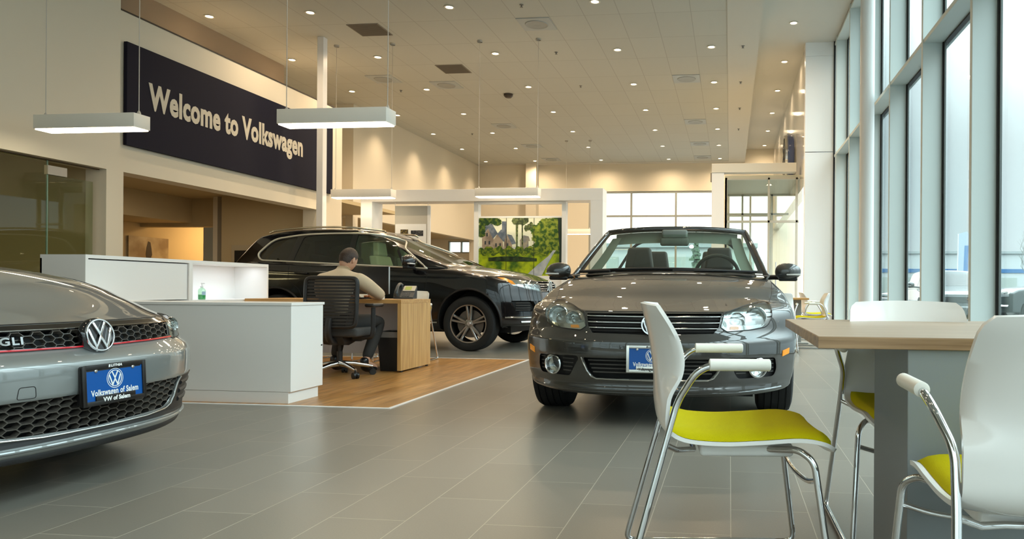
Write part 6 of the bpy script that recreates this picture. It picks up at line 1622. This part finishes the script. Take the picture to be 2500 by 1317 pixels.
# vehicles in the lot
def lot_vehicle(name, cat, lab, loc, rz, paint, L, W, H0, Hr, hood=1.2, bed=False, group=None):
    v = thing(name, lab, cat, loc, rz, group); hz = H0
    zt = lerp_tab([(0, hz*.80), (.2, hz*.88), (hood, hz*.98), (hood+.3, hz), (L, hz*.98)])
    def d(x, y, z):
        u = x/W; fall = max(0, 1-y/1.0)**1.5; c = z/.8; zz = .32+(zt(y)-.05*abs(u)**2.4-.32)*c
        return Vector((u*W*(1-.05*max(0, zz-.7)-.06*max(0, .5-zz)), y+(.30*abs(u)**3+.08*max(0, zz-.7))*fall-.25*abs(u)**3*max(0, 1-(L-y)/1.0)**1.5, zz))
    vs, fs = rounded_box(W, L, .8, .05, 10, 22, 8, d); S = Surf(vs, fs)
    car_body(S, [(prism_x(circ(wy, .36, .42, 24), s*W*.66, s*1.4), M_recess) for s in (-1, 1) for wy in (.95, L-.95)], 'body', paint, v)
    yr = (L*.60 if bed else L-.25)
    roof = lerp_tab([(hood, Hr-.08), (hood+1.2, Hr), (yr-.6, Hr-.02), (yr, Hr-.12)])
    vs, fs = greenhouse(W*.88, hz-.06, hood, yr, roof, lambda z: hood+.05+(z-hz)*1.1, lambda z: yr-(z-hz)*(.25 if bed else .55), wz=lerp_tab([(hz, 1.0), (Hr, .80)]), wy=lambda y: 1.0, n=(8, 16, 6))
    G = Surf(vs, fs); car_body(G, [], 'roof', paint, v)
    zl, zh = hz+.05, Hr-.14
    sheet(G, 'F', [(-W*.74, zl), (W*.74, zl), (W*.64, zh), (-W*.64, zh)], .004, -.004, .2).build('windscreen', M_tint, v)
    sheet(G, 'R', [(-W*.70, zl+.05), (W*.70, zl+.05), (W*.62, zh), (-W*.62, zh)], .004, -.004, .2).build('rear_window', M_tint, v)
    for m_ in ('L', 'S'):
        k = (zh-zl)*1.1
        sheet(G, m_, rpoly([(hood+.28, zl), (yr-.25, zl), (yr-.45, zh), (hood+.2+k, zh)], .05), .004, -.004, .2).build('side_window', M_tint, v)
    for s in (-1, 1):
        sheet(S, 'F', rpoly([(s*W*.62, hz*.66), (s*W*.90, hz*.68), (s*W*.88, hz*.80), (s*W*.62, hz*.79)], .02), .01, -.01, .08).build('headlamp', M_lampchrome, v)
        for wy in (.95, L-.95):
            t = MB().lathe([(.22, -.10), (.34, -.11), (.36, -.08), (.36, .08), (.34, .11), (.22, .10), (.22, -.10)], 28, axis='x').build('tyre', M_tyre, v, loc=(s*W*.88, wy, .36))
            MB().lathe([(0, s*.09), (.2, s*.10), (.22, s*.07), (.22, -s*.07)], 20, axis='x').build('hub_cap', M_rim, t)
        door_mirror(v, (s*W*.86, hood+.5, hz), (s*(W+.12), hood+.45, hz+.08), paint, s, 1.0)
    sheet(S, 'F', [(-W*.58, hz*.60), (W*.58, hz*.60), (W*.58, hz*.80), (-W*.58, hz*.80)], .01, -.01, .1).build('grille', M_recess, v)
    ch = line_on(S, 'F', [(-W*.9, .52), (W*.9, .52)], .06, .0, 8, 8, flat=.5); ch.build('bumper', M_chrome if bed else paint, v)
    return v
M_pick = mat('dark_green_grey_paint', (.035, .045, .045), .3, .3, coat=1); M_wp = mat('white_car_paint', (.42, .45, .45), .3, coat=1); M_sp = mat('silver_car_paint', (.28, .30, .31), .3, .4, coat=1)
lot_vehicle('pickup_truck', 'truck', 'dark pickup truck side-on beyond the rightmost window', (8.1, 24.0, -.1), rad(-90), M_pick, 5.6, 1.0, 1.18, 1.92, 1.5, True)
lot_vehicle('pickup_truck', 'truck', 'dark truck facing the showroom with pale hood and amber light, between two fins', (6.3, 21.0, -.1), rad(-6), mat('truck_grey_paint', (.05, .06, .062), .25, .4, coat=1), 4.9, .95, 1.06, 1.60, 1.4, False)
lot_vehicle('parked_car', 'car', 'white car parked outside, seen through the second pane right of the round column', (9.4, 38.2, -.1), rad(-60), M_wp, 4.5, .9, .95, 1.45, 1.1)
lot_vehicle('parked_car', 'car', 'pale car parked outside, seen through the first pane right of the round column', (9.1, 45.0, -.1), rad(-70), M_sp, 4.5, .9, .95, 1.45, 1.1)
lot_vehicle('parked_car', 'car', 'white car parked in the lot behind the viewpoint, mirrored in the bumper', (-3.5, -14, -.1), rad(150), M_wp, 4.5, .9, .95, 1.45, 1.1)
lot_vehicle('parked_car', 'car', 'silver car parked in the lot behind the viewpoint', (1.5, -15, -.1), rad(170), M_sp, 4.5, .9, .95, 1.45, 1.1)
